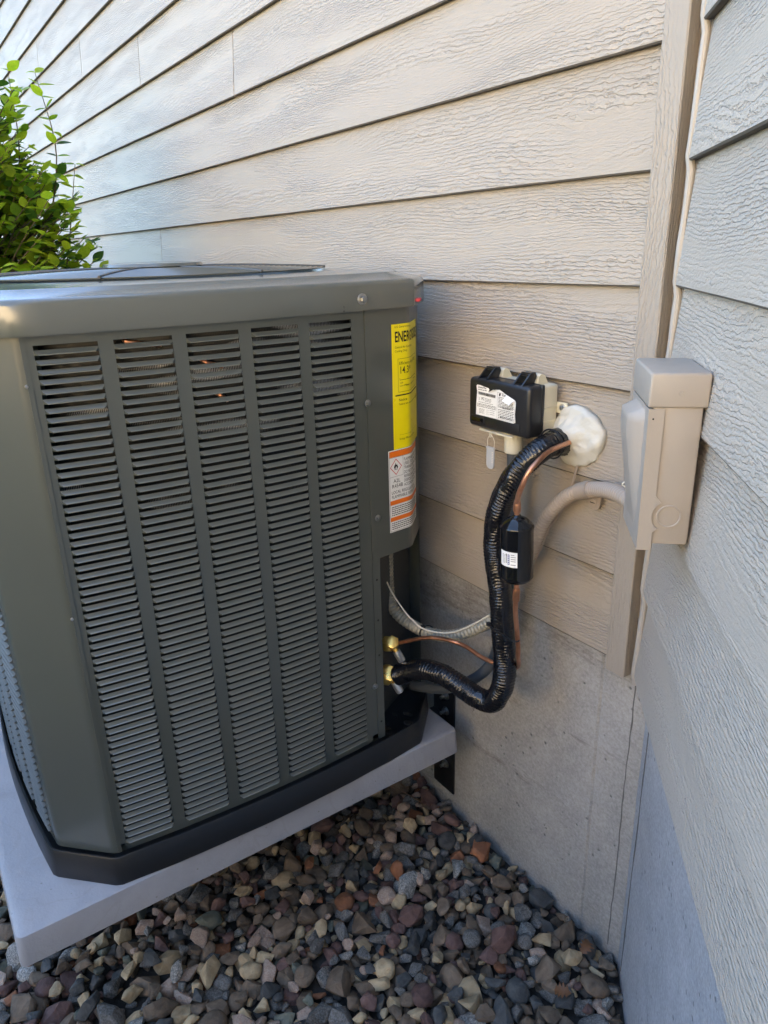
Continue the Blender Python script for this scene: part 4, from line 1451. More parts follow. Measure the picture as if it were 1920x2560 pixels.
WH = [(-0.285, -0.030, 0.161), (-0.305, -0.034, 0.128), (-0.321, -0.040, 0.089), (-0.329, -0.050, 0.054), (-0.338, -0.060, 0.018), (-0.349, -0.078, -0.006), (-0.378, -0.092, -0.033), (-0.409, -0.110, -0.056), (-0.450, -0.130, -0.074), (-0.489, -0.150, -0.076), (-0.539, -0.160, -0.074), (-0.574, -0.172, -0.060), (-0.596, -0.18, -0.035), (-0.606, -0.18, 0.003), (-0.608, -0.18, 0.057), (-0.606, -0.18, 0.16)]
bm = bmesh.new()
add_tube(bm, resample(spline(WH, 8), 0.0011), 0.0138, 18, True, 0, corr(0.0098, 0.16))
link('ivory_section', bm, M_WHIP, cond, 0); bpy.data.objects['ivory_section'].data.shade_smooth()
bm = bmesh.new()
sp = resample(spline(CO, 8), 0.002)
mid = min(range(len(sp)), key=lambda i: (sp[i] - Vector((-0.150, -0.031, 0.343))).length)
add_tube(bm, sp[mid - 10:mid + 10], 0.0166, 20)
link('coupling', bm, M_CONDUIT, cond)
strap = thing('conduit_strap', 'painted strap tab with a slotted screw under the beige conduit', 'strap', (-0.149, -0.001, 0.311))
bm = bmesh.new()
tab = [(-0.168 + 0.0, 0.335), (-0.164, 0.312), (-0.158, 0.302), (-0.149, 0.2985), (-0.139, 0.302), (-0.134, 0.311), (-0.132, 0.345)]
a_ = [bm.verts.new((x, -0.0045, z)) for x, z in tab]; b_ = [bm.verts.new((x, -0.0005, z)) for x, z in tab]
bm.faces.new(a_); bm.faces.new(list(reversed(b_)))
for k in range(len(tab)): bm.faces.new((a_[k], b_[k], b_[(k + 1) % len(tab)], a_[(k + 1) % len(tab)]))
bmesh.ops.recalc_face_normals(bm, faces=bm.faces)
link('tab', bm, M_CONDUIT, strap)
bm = bmesh.new()
add_lathe(bm, [(0.0075, 0), (0.0072, 0.0025), (0.005, 0.004)], (-0.149, -0.0045, 0.314), (0, -1, 0), 18)
link('screw', bm, M_CONDUIT, strap)
bm = bmesh.new()
add_box(bm, -0.1545, -0.1435, -0.0088, -0.0080, 0.3132, 0.3148)
link('screw_slot', bm, M_INK, strap)

bm = bmesh.new()
GP = [(-0.3275, -0.050, 0.40), (-0.326, -0.050, 0.34), (-0.325, -0.052, 0.20), (-0.322, -0.06, 0.05), (-0.330, -0.070, -0.055), (-0.339, -0.075, -0.099), (-0.349, -0.080, -0.124), (-0.362, -0.090, -0.146), (-0.384, -0.100, -0.171), (-0.415, -0.110, -0.199), (-0.462, -0.120, -0.229), (-0.507, -0.130, -0.248), (-0.56, -0.145, -0.262)]
add_tube(bm, spline(GP, 8), 0.0125, 16)
tag(link('grey_conduit', bm, M_GREYPVC), 'smooth dark grey conduit dropping from the surge box behind the black pipe', 'conduit')

bm = bmesh.new()
TS = [(-0.617, -0.200, 0.036), (-0.591, -0.197, 0.035), (-0.574, -0.196, 0.018), (-0.552, -0.192, -0.004), (-0.525, -0.186, -0.028), (-0.507, -0.178, -0.043), (-0.484, -0.170, -0.055), (-0.457, -0.150, -0.060), (-0.429, -0.136, -0.054), (-0.40, -0.118, -0.038), (-0.372, -0.1, -0.014), (-0.345, -0.085, 0.012)]
add_tube(bm, spline(TS, 6), 0.0019, 8)
tag(link('control_wire', bm, M_WIREWHITE), 'thin white control wire lying along the ivory conduit', 'wire')
bm = bmesh.new()
WR = [(-0.192, -0.006, 0.385), (-0.194, -0.007, 0.374), (-0.199, -0.007, 0.354), (-0.204, -0.007, 0.331), (-0.218, -0.008, 0.29), (-0.236, -0.010, 0.255), (-0.252, -0.012, 0.228), (-0.268, -0.014, 0.186), (-0.288, -0.014, 0.141), (-0.305, -0.014, 0.11)]
add_tube(bm, spline(WR, 6), 0.0024, 8)
tag(link('control_wire', bm, M_TAN), 'thin tan painted wire dropping from the white putty patch behind the beige conduit', 'wire')

def tie_ring(bm, c, axis, rx, n=28, w_=0.0035, flat=None):
    axis = Vector(axis).normalized()
    up = Vector((0, 0, 1)) if abs(axis.z) < 0.9 else Vector((1, 0, 0))
    u = (up - axis * up.dot(axis)).normalized(); v = axis.cross(u)
    pts = [Vector(c) + (u * math.cos(2 * math.pi * i / n) + v * math.sin(2 * math.pi * i / n)) * rx + (flat(2 * math.pi * i / n) if flat else Vector()) for i in range(n + 1)]
    add_tube(bm, pts, w_ * 0.5, 6, False)
    return u, v
# tie round the insulated pipe and the copper tube, both lying inside the loop
bm = bmesh.new()
c0, c1_ = Vector((-0.252, -0.135, 0.042)), Vector((-0.191, -0.158, 0.045))
ax2 = (c1_ - c0).normalized()
per = Vector((-ax2.y, ax2.x, 0))
loop = []
for k in range(15):
    an = math.pi / 2 + math.pi * k / 14
    loop.append(c0 + (ax2 * math.cos(an) + per * math.sin(an)) * 0.0262)
for k in range(9):
    an = -math.pi / 2 + math.pi * k / 8
    loop.append(c1_ + (ax2 * math.cos(an) + per * math.sin(an)) * 0.0075)
loop.append(loop[0])
add_tube(bm, loop, 0.0018, 6, False)
add_box(bm, -0.279, -0.271, -0.157, -0.149, 0.038, 0.046, 0.001)
tag(link('cable_tie', bm, M_BLKPLASTIC), 'black cable tie binding the copper line to the vertical black pipe', 'cable tie', 'black cable ties')
bm = bmesh.new()
tie_ring(bm, (-0.489, -0.152, -0.0745), (1, -0.35, 0.0), 0.0178)
add_box(bm, -0.493, -0.485, -0.169, -0.160, -0.061, -0.051, 0.001)
tag(link('cable_tie', bm, M_BLKPLASTIC), 'black cable tie round the ivory conduit and white wire', 'cable tie', 'black cable ties')
bm = bmesh.new()
tie_ring(bm, (-0.222, -0.052, 0.423), (0.05, -1, -0.05), 0.0285)
add_box(bm, -0.197, -0.189, -0.060, -0.050, 0.420, 0.430, 0.001)
tag(link('cable_tie', bm, M_BLKPLASTIC), 'black cable tie round the top end of the black pipe at the wall', 'cable tie', 'black cable ties')

# white putty sealing the wall opening
bm = bmesh.new()
pc = Vector((-0.207, 0.0, 0.432))
rings = []
nA = 48
for j, (rr_, hh) in enumerate(((1.0, 0.010), (1.0, -0.002), (0.975, -0.006), (0.93, -0.008), (0.87, -0.0095), (0.80, -0.011), (0.72, -0.0125), (0.63, -0.014), (0.54, -0.017), (0.45, -0.021), (0.36, -0.026), (0.27, -0.030))):
    row = []
    for k in range(nA):
        an = 2 * math.pi * k / nA
        rad = 0.061 * (1 + 0.07 * mnoise.noise(Vector((math.cos(an) * 1.4, math.sin(an) * 1.4, 2.0))) + 0.06 * mnoise.noise(Vector((math.cos(an) * 4, math.sin(an) * 4, 6.0))))
        rx = rad * rr_ * (1.0 + 0.12 * (math.cos(an) > 0))
        x, z = rx * math.cos(an), rad * rr_ * 0.96 * math.sin(an)
        y = hh + 0.007 * mnoise.noise(Vector((x * 42, z * 42, 5))) * (1 if j > 1 else 0) + 0.005 * mnoise.noise(Vector((x * 100, z * 100, 9))) * (1 if j > 2 else 0)
        row.append(pc + Vector((x - 0.017 * (1 - rr_), y, z)))
    rings.append(row)
V = loft(bm, rings)
bm.faces.new(V[-1]); bm.faces.new(V[0])
bmesh.ops.recalc_face_normals(bm, faces=bm.faces)
tag(link('putty_patch', bm, M_PUTTY, None, 0), 'round white putty patch sealing the pipe hole in the siding', 'sealant')
bpy.data.objects['putty_patch'].data.shade_smooth()

# ------------------------------------------------------------------ surge protector box on the siding
SB = thing('surge_box', 'small black lidded ivory box with a torn white label on the siding', 'electrical box', (-0.34, 0.0, 0.43))
bx0, bx1, bz0, bz1 = -0.430, -0.254, 0.4295, 0.531
bm = bmesh.new()
add_box(bm, bx0 + 0.004, bx1 - 0.002, -0.044, -0.002, bz0 + 0.003, bz1 - 0.002, 0.006, 3)
link('enclosure', bm, M_IVORY, SB)
bm = bmesh.new()
add_box(bm, bx1 - 0.0025, bx1 - 0.0005, -0.040, -0.003, bz0 + 0.055, bz0 + 0.0565, 0)
add_box(bm, bx1 - 0.0025, bx1 - 0.0005, -0.040, -0.003, bz0 + 0.028, bz0 + 0.0290, 0)
link('side_rib', bm, M_IVORY, SB)
bm = bmesh.new()
add_box(bm, bx0, bx1 + 0.001, -0.084, -0.043, bz0, bz1, 0.009, 4)
add_box(bm, bx0 - 0.001, bx1 + 0.002, -0.052, -0.043, bz0 - 0.001, bz1 + 0.001, 0.003, 2)
lid = link('lid', bm, M_BLKPLASTIC, SB, 30)
FY = -0.0842
bm = bmesh.new()     # raised frame pieces and latch window on the lid front
add_box(bm, bx0 + 0.010, bx0 + 0.052, FY - 0.0012, FY + 0.001, bz0 + 0.008, bz0 + 0.0245, 0.001)
add_box(bm, bx0 + 0.056, bx1 - 0.022, FY - 0.0008, FY + 0.001, bz0 + 0.007, bz0 + 0.0255, 0.0007)
o = link('lid_panel', bm, M_BLKPLASTIC, lid); o.matrix_parent_inverse = Matrix()
bm = bmesh.new()
add_box(bm, bx0 + 0.0135, bx0 + 0.0485, FY - 0.0020, FY - 0.001, bz0 + 0.0115, bz0 + 0.021, 0.0005)
o = link('lid_window', bm, M_BLKGLOSS, lid); o.matrix_parent_inverse = Matrix()
for xk in (-0.405, -0.305):
    bm = bmesh.new()
    for sx in (0.0, 0.024):
        prof = [(-0.083, bz1 - 0.004), (-0.060, bz1 + 0.019), (-0.044, bz1 + 0.019), (-0.042, bz1 + 0.014), (-0.050, bz1 - 0.002)]
        a_ = [bm.verts.new((xk + sx, y, z)) for y, z in prof]; b_ = [bm.verts.new((xk + sx + 0.0035, y, z)) for y, z in prof]
        bm.faces.new(a_); bm.faces.new(list(reversed(b_)))
        for k in range(5): bm.faces.new((a_[k], b_[k], b_[(k + 1) % 5], a_[(k + 1) % 5]))
    bmesh.ops.recalc_face_normals(bm, faces=bm.faces)
    add_box(bm, xk, xk + 0.0275, -0.058, -0.044, bz1 + 0.0185, bz1 + 0.0215, 0.001)
    add_box(bm, xk + 0.003, xk + 0.0245, -0.0595, -0.0555, bz1 + 0.014, bz1 + 0.0185, 0)
    link('latch', bm, M_BLKPLASTIC, SB)
    bm = bmesh.new()
    prof = [(-0.042, bz1 - 0.004), (-0.040, bz1 + 0.014), (-0.034, bz1 + 0.018), (-0.024, bz1 + 0.015), (-0.014, bz1 - 0.004)]
    for x0_ in (xk + 0.012,):
        a_ = [bm.verts.new((x0_, y, z)) for y, z in prof]; b_ = [bm.verts.new((x0_ + 0.020, y, z)) for y, z in prof]
        bm.faces.new(a_); bm.faces.new(list(reversed(b_)))
        for k in range(5): bm.faces.new((a_[k], b_[k], b_[(k + 1) % 5], a_[(k + 1) % 5]))
    bmesh.ops.recalc_face_normals(bm, faces=bm.faces)
    link('hinge_ear', bm, M_IVORY, SB)
bm = bmesh.new()      # torn sticker: outline with the torn upper edge and a curled corner
lx0, lx1, lz0, lz1 = bx0 + 0.0265, bx1 - 0.0335, bz0 + 0.0265, bz1 - 0.013
W_, H_ = lx1 - lx0, lz1 - lz0
out_ = [(0, 0), (0.5, 0.005), (0.95, -0.01), (1.0, 0.03), (0.985, 0.3), (1.0, 0.66), (0.99, 0.71), (0.80, 0.80), (0.76, 0.86), (0.60, 0.97), (0.50, 0.95), (0.31, 0.83), (0.34, 0.90), (0.32, 0.95), (0.10, 1.0), (0.02, 1.0), (0.0, 0.95), (0.02, 0.8), (0.005, 0.4)]
bm.faces.new([bm.verts.new((lx0 + u_ * W_, FY - 0.0009, lz0 + v_ * H_)) for u_, v_ in out_])
stk = link('torn_sticker', bm, M_WHITE, SB, 0)
def fs(u, v): return Vector((lx0 + u, FY - 0.0013, lz0 + v))
bm = bmesh.new()
# a peeled corner curling forwards
V = []
for i in range(6):
    an = math.pi * 0.95 * i / 5
    r_ = 0.0045
    y_ = FY - 0.0013 - r_ * (1 - math.cos(an))
    dz_ = r_ * math.sin(an)
    V.append((bm.verts.new((lx0 + 0.76 * W_ + 0.25 * dz_ - 0.0005 * i, y_, lz0 + 0.86 * H_ - 0.011 * i / 5 - dz_ * 0.3)), bm.verts.new((lx0 + 0.985 * W_ - 0.0015 * i, y_, lz0 + 0.73 * H_ - 0.010 * i / 5 + dz_ * 0.5))))
for a_, b_ in zip(V, V[1:]): bm.faces.new((a_[0], a_[1], b_[1], b_[0]))
V = [bm.verts.new(fs(*p) + Vector((0, d_, 0))) for p, d_ in (((0.30 * W_, 0.80 * H_), -0.001), ((0.50 * W_, 0.90 * H_), -0.0015), ((0.62 * W_, 0.975 * H_), -0.0055), ((0.48 * W_, 0.955 * H_), -0.005))]
bm.faces.new(V)
o = link('curled_edge', bm, M_WHITE, stk, 60); o.matrix_parent_inverse = Matrix()
bm = bmesh.new()
put_text(bm, 'Zuma Plus', 0.0058, 0.006, H_ * 0.905, fs, bold=0.02)
put_lines(bm, 0.006, 0.034, H_ * 0.865, 1, 0.003, 0.0012, fs, 0, 5)
rr = random.Random(8)
u = 0.007
while u < 0.058:
    w_ = rr.choice((0.0004, 0.0007, 0.0011))
    put_rect(bm, u, u + w_, H_ * 0.69 - u * 0.02, H_ * 0.79 - u * 0.02, fs)
    u += w_ + rr.choice((0.0004, 0.0007))
put_text(bm, 'FC', 0.0075, 0.0165, H_ * 0.53, fs, bold=0.02)
put_rect(bm, 0.0095, 0.0102, H_ * 0.50, H_ * 0.60, fs)
put_lines(bm, 0.027, 0.046, H_ * 0.60, 3, 0.0026, 0.001, fs, 1, 6)
put_lines(bm, 0.008, 0.052, H_ * 0.455, 1, 0.003, 0.001, fs, 1, 7)
put_lines(bm, 0.004, 0.061, H_ * 0.395, 2, 0.0024, 0.001, fs, 0, 8)
put_lines(bm, 0.004, 0.061, H_ * 0.31, 1, 0.0024, 0.0011, fs, 0, 9)
for k in range(4): put_lines(bm, 0.010, 0.026, H_ * 0.23 - k * 0.0026, 1, 0.003, 0.0009, fs, 1, 20 + k)
put_rect(bm, 0.0335, 0.0340, H_ * 0.07, H_ * 0.24, fs, 1)
for k in range(3):
    put_rect(bm, 0.0345, 0.0420, H_ * 0.10 + k * 0.004, H_ * 0.10 + k * 0.004 + 0.0004, fs, 1)
    put_lines(bm, 0.044, 0.056, H_ * 0.12 + k * 0.004, 1, 0.003, 0.001, fs, 1, 30 + k)
cxs = 0.0635
put_frame(bm, cxs, W_ - 0.002, H_ * 0.03, H_ * 0.88, 0.0004, fs, 0)
put_rect(bm, cxs, W_ - 0.002, H_ * 0.435, H_ * 0.44, fs, 0)
put_text(bm, 'CAUTION', 0.0055, (cxs + W_) / 2, H_ * 0.38, fs, 'CENTER', bold=0.01)
for k in range(6): put_lines(bm, cxs + 0.0035, W_ - 0.0045, H_ * 0.345 - k * 0.0032, 1, 0.003, 0.0012, fs, 0, 40 + k)
put_text(bm, 'MISE EN GARDE', 0.0046, (cxs + W_) / 2, H_ * 0.075, fs, 'CENTER', bold=0.012)
for k in range(8): put_lines(bm, cxs + 0.0035, W_ - 0.006 - max(0, 3 - k) * 0.004, H_ * 0.74 - k * 0.0028, 1, 0.003, 0.0011, fs, 0, 60 + k)
bm.faces.new([bm.verts.new(fs(cxs + 0.007 + 0.0024 * math.cos(t_) * (1 + 0.3 * math.sin(2 * t_)), H_ * 0.82 + 0.0034 * math.sin(t_))) for t_ in [2 * math.pi * k / 14 for k in range(14)]])
put_text(bm, 'Zuma', 0.0062, cxs + 0.013, H_ * 0.79, fs, bold=0.02)
o = link('lettering', bm, [M_INK, M_GREYINK], stk, 0); o.matrix_parent_inverse = Matrix()
bm = bmesh.new()      # ivory hasp plate below the lid
add_box(bm, bx0 + 0.030, bx1 - 0.047, -0.080, -0.048, bz0 - 0.0075, bz0 - 0.0035, 0.0015)
add_box(bm, bx0 + 0.062, bx0 + 0.067, -0.080, -0.076, bz0 - 0.017, bz0 - 0.006, 0.001)
link('hasp', bm, M_IVORY, SB)
bm = bmesh.new()
add_lathe(bm, [(0.0200, 0), (0.0200, 0.012), (0.0185, 0.014), (0.0180, 0.050), (0.0165, 0.052)], (-0.3275, -0.050, bz0 + 0.006), (0, 0, -1), 24)
link('conduit_hub', bm, M_IVORY, SB)
bm = bmesh.new()
add_box(bm, bx1 - 0.004, bx1 + 0.024, -0.0052, -0.0012, 0.472, 0.494, 0.0015)
link('mounting_tab', bm, M_IVORY, SB)
bm = bmesh.new()
hex_screw(bm, (bx1 + 0.013, -0.0052, 0.484), (0, -1, 0), 0.0042)
link('screw', bm, M_STEEL, SB)
# hanging seal tag
tg = thing('seal_tag', 'pale plastic seal tag hanging from the hasp under the surge box', 'tag', (-0.363, -0.078, 0.41))
bm = bmesh.new()
tx, ty = -0.3635, -0.078
pts = spline([(tx - 0.009, ty, 0.3905), (tx - 0.0105, ty, 0.405), (tx - 0.004, ty - 0.001, 0.4165), (tx + 0.004, ty - 0.001, 0.4165), (tx + 0.0105, ty, 0.405), (tx + 0.009, ty, 0.3905)], 6)
add_tube(bm, pts, 0.0007, 6)
link('wire_loop', bm, M_WIREWHITE, tg)
bm = bmesh.new()
poly = [(tx - 0.0115, 0.391), (tx - 0.0115, 0.360)] + [(tx + 0.0115 * math.cos(t_), 0.357 + 0.0115 * math.sin(t_)) for t_ in [math.pi + math.pi * k / 8 for k in range(9)]] + [(tx + 0.0115, 0.360), (tx + 0.0115, 0.391)]
a_ = [bm.verts.new((x, ty - 0.0015, z)) for x, z in poly]; b_ = [bm.verts.new((x, ty + 0.001, z)) for x, z in poly]
bm.faces.new(a_); bm.faces.new(list(reversed(b_)))
for k in range(len(poly)): bm.faces.new((a_[k], b_[k], b_[(k + 1) % len(poly)], a_[(k + 1) % len(poly)]))
bmesh.ops.recalc_face_normals(bm, faces=bm.faces)
add_box(bm, tx - 0.0122, tx + 0.0122, ty - 0.003, ty + 0.002, 0.3885, 0.3925, 0.0008)
link('seal_plate', bm, M_CLEAR, tg)
bm = bmesh.new()
for k in range(7): add_box(bm, tx + 0.005, tx + 0.0085, ty - 0.0019, ty - 0.0014, 0.360 + k * 0.0036, 0.3616 + k * 0.0036)
link('raised_mark', bm, M_WIREWHITE, tg)

# ------------------------------------------------------------------ disconnect box on the angled wall
DBX = thing('disconnect_box', 'tall beige metal disconnect box fixed to the angled wall near the corner', 'electrical box', tuple(w2(0.25, 0, 0.385)))
B3 = Matrix(((DV.x, NV.x, 0, O2.x), (DV.y, NV.y, 0, O2.y), (0, 0, 1, 0), (0, 0, 0, 1)))
sA, sB, zA, zB, dp = 0.180, 0.3125, 0.385, 0.625, 0.069
def local_box(bm, s0, s1, g0, g1, z0, z1, bev=0.0, seg=2):
    add_box(bm, s0, s1, g0, g1, z0, z1, bev, seg, 0, B3)
bm = bmesh.new()
local_box(bm, sA + 0.003, sB - 0.0025, 0.002, dp - 0.006, zA + 0.004, zB - 0.004, 0.003)
local_box(bm, sA + 0.003, sB - 0.004, 0.001, 0.02, zA + 0.01, zB - 0.02, 0.002)
link('body', bm, M_BOX, DBX)
bm = bmesh.new()
local_box(bm, sA - 0.002, sB + 0.0015, -0.004, dp + 0.002, 0.5805, zB + 0.001, 0.0035, 3)
link('hood', bm, M_BOX, DBX)
# front cover with side flange, cut round the knockout, and the raised hand scoop
def extr(bm, poly, s0, s1, bev=0.0):
    """poly in (g, z), extruded along the wall"""
    a_ = [bm.verts.new(w2(s0, g, z)) for g, z in poly]; b_ = [bm.verts.new(w2(s1, g, z)) for g, z in poly]
    bm.faces.new(a_); bm.faces.new(list(reversed(b_)))
    n_ = len(poly)
    for k in range(n_): bm.faces.new((a_[k], b_[k], b_[(k + 1) % n_], a_[(k + 1) % n_]))
bm = bmesh.new()
KO = (0.030, 0.4305)
arc = [(KO[0] + 0.0225 * math.cos(t_), KO[1] + 0.0225 * math.sin(t_)) for t_ in [math.radians(60 - 115 * k / 10) for k in range(11)]]
poly = [(0.0495, 0.579), (0.0495, 0.460)] + arc + [(0.0495, 0.408), (0.0495, zA - 0.004), (dp - 0.001, zA - 0.004), (dp + 0.0005, 0.579)]
poly = [(g, z) for g, z in poly]
extr(bm, poly, sB - 0.002, sB + 0.0008)
extr(bm, [(dp - 0.006, zA - 0.004), (dp - 0.001, zA - 0.004), (dp + 0.0005, 0.579), (dp - 0.006, 0.579)], sA - 0.001, sB - 0.0021)
bmesh.ops.recalc_face_normals(bm, faces=bm.faces)
link('cover', bm, M_BOX, DBX, 30)
bm = bmesh.new()
nS, nZ = 10, 16
rows = []
for j in range(nZ + 1):
    z = 0.4 + (0.574 - 0.4) * j / nZ
    row = []
    for i in range(nS + 1):
        u = i / nS
        s_ = sA + 0.008 + (sB - sA - 0.030) * u
        edge_ = max(0.0, min(1.0, min(u, 1 - u) * 5)); edge_ = edge_ * edge_ * (3 - 2 * edge_)
        zt_ = max(0.0, min(1.0, (0.574 - z) / 0.014)); zt_ = math.sqrt(max(0, 1 - (1 - zt_) ** 2))
        taper = max(0.0, min(1.0, (z - 0.4) / 0.135))
        g = dp - 0.0015 + 0.021 * edge_ * zt_ * taper
        row.append(bm.verts.new(w2(s_, g, z)))
    rows.append(row)
for r0, r1 in zip(rows, rows[1:]):
    for i in range(nS): bm.faces.new((r0[i], r0[i + 1], r1[i + 1], r1[i]))
bmesh.ops.recalc_face_normals(bm, faces=bm.faces)
link('hand_scoop', bm, M_BOX, DBX, 60)
def ring_on_side(r0, r1, g, z, h, name, mat, parent):
    bm = bmesh.new()
    add_lathe(bm, [(r0, 0.0), (r0, h * 0.7), ((r0 + r1) / 2, h), (r1, h * 0.7), (r1, 0.0)], w2(sB - 0.0026, g, z), DV, 36, 0, False)
    return link(name, bm, mat, parent, 50)
ring_on_side(0.0165, 0.0140, KO[0] - 0.0005, KO[1], 0.0022, 'knockout_ring', M_BOX, DBX)
bm = bmesh.new()
add_lathe(bm, [(0.0035, 0.0), (0.0030, 0.0007), (0.0012, 0.0004)], w2(sB + 0.0014, 0.031, 0.600), DV, 16)
add_lathe(bm, [(0.0013, 0.0004), (0.0012, 0.0009)], w2(sB + 0.0014, 0.031, 0.600), DV, 10)
link('rivet', bm, M_BOX, DBX)
bm = bmesh.new()
add_lathe(bm, [(0.0013, 0.0), (0.0012, 0.0005)], w2(sB + 0.0008, dp - 0.006, 0.566), DV, 10)
link('dimple', bm, M_INK, DBX)
bm = bmesh.new()
lp = []
c_ = w2(sA + 0.065, dp + 0.006, zA + 0.034)
cc = w2(sA - 0.004, dp - 0.010, zA + 0.047)
for k in range(25):
    t_ = 2 * math.pi * k / 24
    lp.append(cc + NV * (0.0135 * math.cos(t_)) - DV * (0.003 * math.cos(t_)) + Vector((0, 0, 0.0055 * math.sin(t_))))
add_tube(bm, lp, 0.0012, 6, False)
link('lock_loop', bm, M_WIREWHITE, DBX)

# ------------------------------------------------------------------ litter on the gravel
def oak_leaf(x, y, z, rz, size, label):
    bm = bmesh.new()
    pts_ = []
    n_ = 9
    for i in range(n_ + 1):
        t_ = i / n_
        wv = (0.16 + 0.22 * math.sin(math.pi * min(1, t_ * 1.05))) * (1.25 if i % 2 else 0.55)
        if i == 0 or i == n_: wv = 0.02
        pts_.append((t_, wv))
    L_ = []; R_ = []; C_ = []
    for t_, wv in pts_:
        lift = 0.18 * math.sin(t_ * 3.0)
        L_.append(bm.verts.new((t_ - 0.5, wv, lift + 0.35 * wv))); R_.append(bm.verts.new((t_ - 0.5, -wv, lift + 0.5 * wv))); C_.append(bm.verts.new((t_ - 0.5, 0, lift)))
    for i in range(n_):
        bm.faces.new((C_[i], C_[i + 1], L_[i + 1], L_[i])); bm.faces.new((R_[i], R_[i + 1], C_[i + 1], C_[i]))
    for v in bm.verts: v.co *= size
    o = link('dead_leaf', bm, M_DEADLEAF, None, 60)
    o.location = (x, y, z); o.rotation_euler = (0.4, -0.2, rz)
    tag(o, label, 'leaf')
def top_of(x, y):
    j, i = int((y - GY0) / GR), int((x - GX0) / GR)
    return float(HF[max(0, j - 1):j + 2, max(0, i - 1):i + 2].max())
oak_leaf(-0.045, -0.045, top_of(-0.045, -0.045) + 0.010, 1.9, 0.036, 'curled brown dead leaf on the gravel by the foundation corner')
oak_leaf(0.0, -0.165, top_of(0.0, -0.165) + 0.008, 0.6, 0.036, 'curled brown dead leaf on the gravel near the bottom of the angled wall')
bm = bmesh.new()
add_tube(bm, spline([(-0.76, -0.16, -0.698), (-0.70, -0.12, -0.692), (-0.63, -0.095, -0.694), (-0.585, -0.085, -0.697)], 5), 0.0016, 6)
tag(link('twig', bm, M_TWIG), 'thin dry twig lying on the gravel under the pad by the foundation', 'twig')

for o in bpy.data.objects:
    if o.name.startswith('lettering'): o['kind'] = 'stuff'
# ------------------------------------------------------------------ shrub by the wall
SH = thing('shrub', 'bushy bright green shrub growing beside the wall behind the air conditioner', 'shrub', (-2.35, -0.95, -0.79))
def leaf_mesh(seed):
    rr = random.Random(seed)
    bm = bmesh.new()
    n_ = 6
    L_, R_, C_ = [], [], []
    wmax = rr.uniform(0.24, 0.31)
    curl = rr.uniform(-0.25, 0.15)
    for i in range(n_ + 1):
        t_ = i / n_
        wv = wmax * math.sin(math.pi * t_ ** 0.8) ** 0.85 if 0 < i < n_ else 0.0
        zc = curl * t_ * t_
        C_.append(bm.verts.new((t_, 0, zc)))
        if 0 < i < n_:
            L_.append(bm.verts.new((t_, wv, zc + 0.28 * wv))); R_.append(bm.verts.new((t_, -wv, zc + 0.28 * wv)))
    bm.faces.new((C_[0], C_[1], L_[0])); bm.faces.new((C_[0], R_[0], C_[1]))
    for i in range(n_ - 2):
        bm.faces.new((C_[i + 1], C_[i + 2], L_[i + 1], L_[i])); bm.faces.new((R_[i], R_[i + 1], C_[i + 2], C_[i + 1]))
    bm.faces.new((C_[n_ - 1], C_[n_], L_[-1])); bm.faces.new((R_[-1], C_[n_], C_[n_ - 1]))
    me = bpy.data.meshes.new('leaf')
    bm.normal_update(); bm.to_mesh(me); bm.free()
    me.shade_smooth()
    return me
leaf_src = [leaf_mesh(s_) for s_ in range(5)]
leaf_me = []
for m in M_LEAF:
    row = []
    for s_ in leaf_src:
        c_ = s_.copy(); c_.materials.append(m); row.append(c_)
    leaf_me.append(row)
rr = random.Random(21)
SC = Vector((-2.30, -0.95, 0.0))
leaves = []
stem_bm = bmesh.new()
def shrub_r(z):
    """crown radius against height"""
    t_ = (z + 0.8) / 2.45
    return 0.66 * max(0.0, math.sin(math.pi * min(1, max(0.0, t_ * 0.92 + 0.08)))) ** 0.6
for b_ in range(760):
    an = rr.uniform(0, 2 * math.pi)
    # favour the side that faces the camera
    if rr.random() < 0.62: an = rr.gauss(math.radians(48), 0.8)
    zt = rr.uniform(0.1, 1.36)
    R = shrub_r(zt) * rr.uniform(0.72, 1.0)
    tip = SC + Vector((math.cos(an) * R, math.sin(an) * R, zt + rr.uniform(0.0, 0.14)))
    if tip.y > -0.22: tip.y = -0.22 - rr.random() * 0.1
    base = SC + Vector((math.cos(an) * R * 0.25, math.sin(an) * R * 0.25, zt - 0.38 - rr.random() * 0.2))
    mid_ = base.lerp(tip, 0.55) + Vector((0, 0, 0.06 + 0.05 * rr.random()))
    pts = spline([base, mid_, tip], 6)
    add_tube(stem_bm, pts, lambda t_: 0.0045 - 0.0032 * t_, 5, False)
    for i, p in enumerate(pts):
        if i < 2: continue
        for sgn in (-1, 1):
            if rr.random() < 0.15: continue
            dirn = (pts[min(i + 1, len(pts) - 1)] - pts[i - 1]).normalized()
            sd_ = dirn.cross(Vector((0, 0, 1))).normalized() * sgn
            d_ = (dirn * rr.uniform(0.3, 0.8) + sd_ * rr.uniform(0.6, 1.0) + Vector((rr.gauss(0, 0.25), rr.gauss(0, 0.25), rr.uniform(-0.5, 0.25)))).normalized()
            leaves.append((p.copy(), d_, rr.uniform(0.034, 0.064), i / len(pts)))
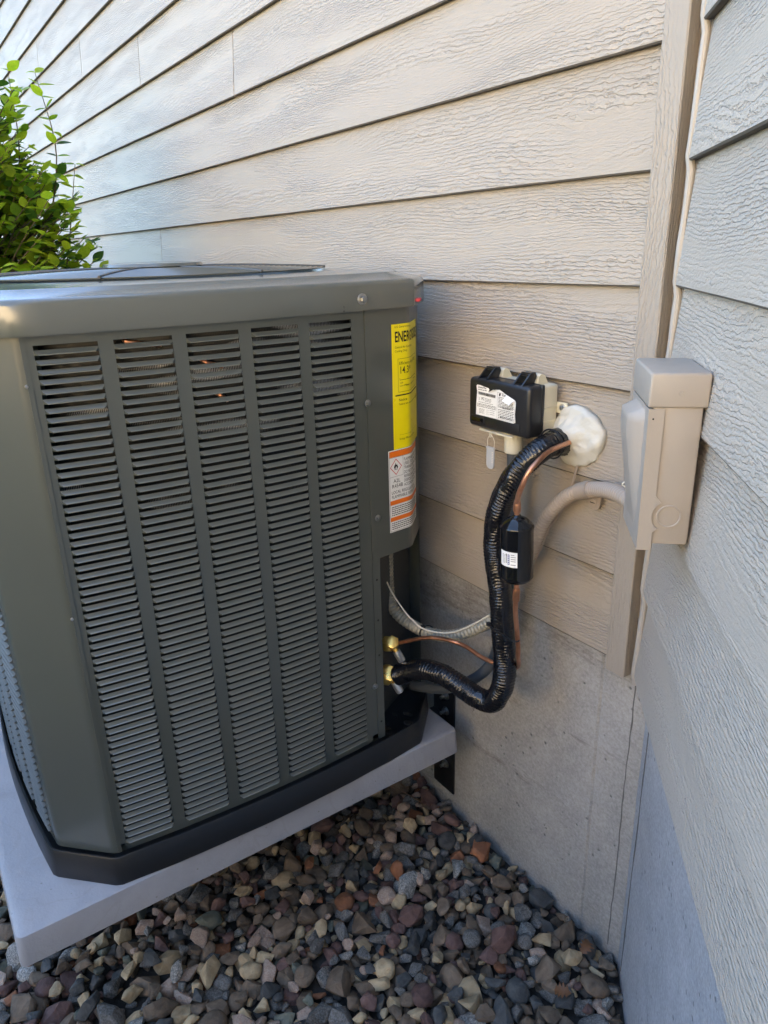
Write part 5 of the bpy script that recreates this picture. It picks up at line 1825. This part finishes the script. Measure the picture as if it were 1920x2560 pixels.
# long upright shoots
for sx, sy, z1, lean in ((-2.16, -0.45, 1.36, -0.02), (-2.2, -0.56, 1.36, 0.01), (-2.14, -0.46, 1.08, 0.05), (-2.3, -0.75, 1.46, 0.0)):
    pts = spline([(sx - 0.03, sy - 0.08, z1 - 0.55), (sx, sy, z1 - 0.25), (sx + lean, sy + lean, z1)], 7)
    add_tube(stem_bm, pts, lambda t_: 0.0035 - 0.0025 * t_, 5, False)
    for i, p in enumerate(pts):
        for sgn in (-1, 1):
            d_ = Vector((rr.gauss(0, 0.5), sgn * rr.uniform(0.5, 1), rr.uniform(-0.1, 0.8))).normalized()
            leaves.append((p.copy(), d_, rr.uniform(0.03, 0.058), 1.0))
for _ in range(2800):       # inner foliage
    an = rr.uniform(0, 2 * math.pi)
    zt = rr.uniform(-0.2, 1.25)
    R = shrub_r(zt) * math.sqrt(rr.uniform(0.1, 0.75))
    leaves.append((SC + Vector((math.cos(an) * R, min(0.75, math.sin(an) * R), zt)), Vector((rr.gauss(0, 1), rr.gauss(0, 1), rr.gauss(-0.2, 0.5))).normalized(), rr.uniform(0.038, 0.068), 0.0))
link('stems', stem_bm, M_BARK, SH)
def leaf_matrix(p, d_, size):
    upw = Vector((rr.gauss(0, 0.35), rr.gauss(0, 0.35), 1))
    yv = upw.cross(d_).normalized()
    zv = d_.cross(yv)
    return Matrix(((d_.x * size, yv.x * size, zv.x * size, p.x), (d_.y * size, yv.y * size, zv.y * size, p.y), (d_.z * size, yv.z * size, zv.z * size, p.z), (0, 0, 0, 1)))
scored = []
for L_ in leaves:
    pr = project(L_[0])
    inv = 0
    if pr and -30 < pr[0] < 320 and 80 < pr[1] < 690:
        inv = L_[2] / pr[2] * (0.4 + L_[3]) * (1.0 + 0.25 * (L_[0].x - SC.x))
    scored.append((inv, L_))
scored.sort(key=lambda t_: -t_[0])
shp = SH.location
LV, LF, LM = [], [], []
off = 0
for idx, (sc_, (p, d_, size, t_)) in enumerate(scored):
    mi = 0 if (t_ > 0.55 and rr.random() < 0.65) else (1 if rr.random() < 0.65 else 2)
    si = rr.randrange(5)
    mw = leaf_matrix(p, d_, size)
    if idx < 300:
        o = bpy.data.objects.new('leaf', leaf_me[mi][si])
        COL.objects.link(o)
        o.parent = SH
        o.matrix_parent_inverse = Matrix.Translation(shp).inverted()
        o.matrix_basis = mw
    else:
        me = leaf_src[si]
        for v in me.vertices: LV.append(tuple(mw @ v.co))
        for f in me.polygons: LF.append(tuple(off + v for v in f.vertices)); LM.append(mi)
        off += len(me.vertices)
me = bpy.data.meshes.new('foliage')
me.from_pydata(LV, [], LF)
for m in M_LEAF: me.materials.append(m)
me.polygons.foreach_set('material_index', LM)
o = link_me('foliage', me, None, SH, 0)
me.shade_smooth()
o['kind'] = 'stuff'
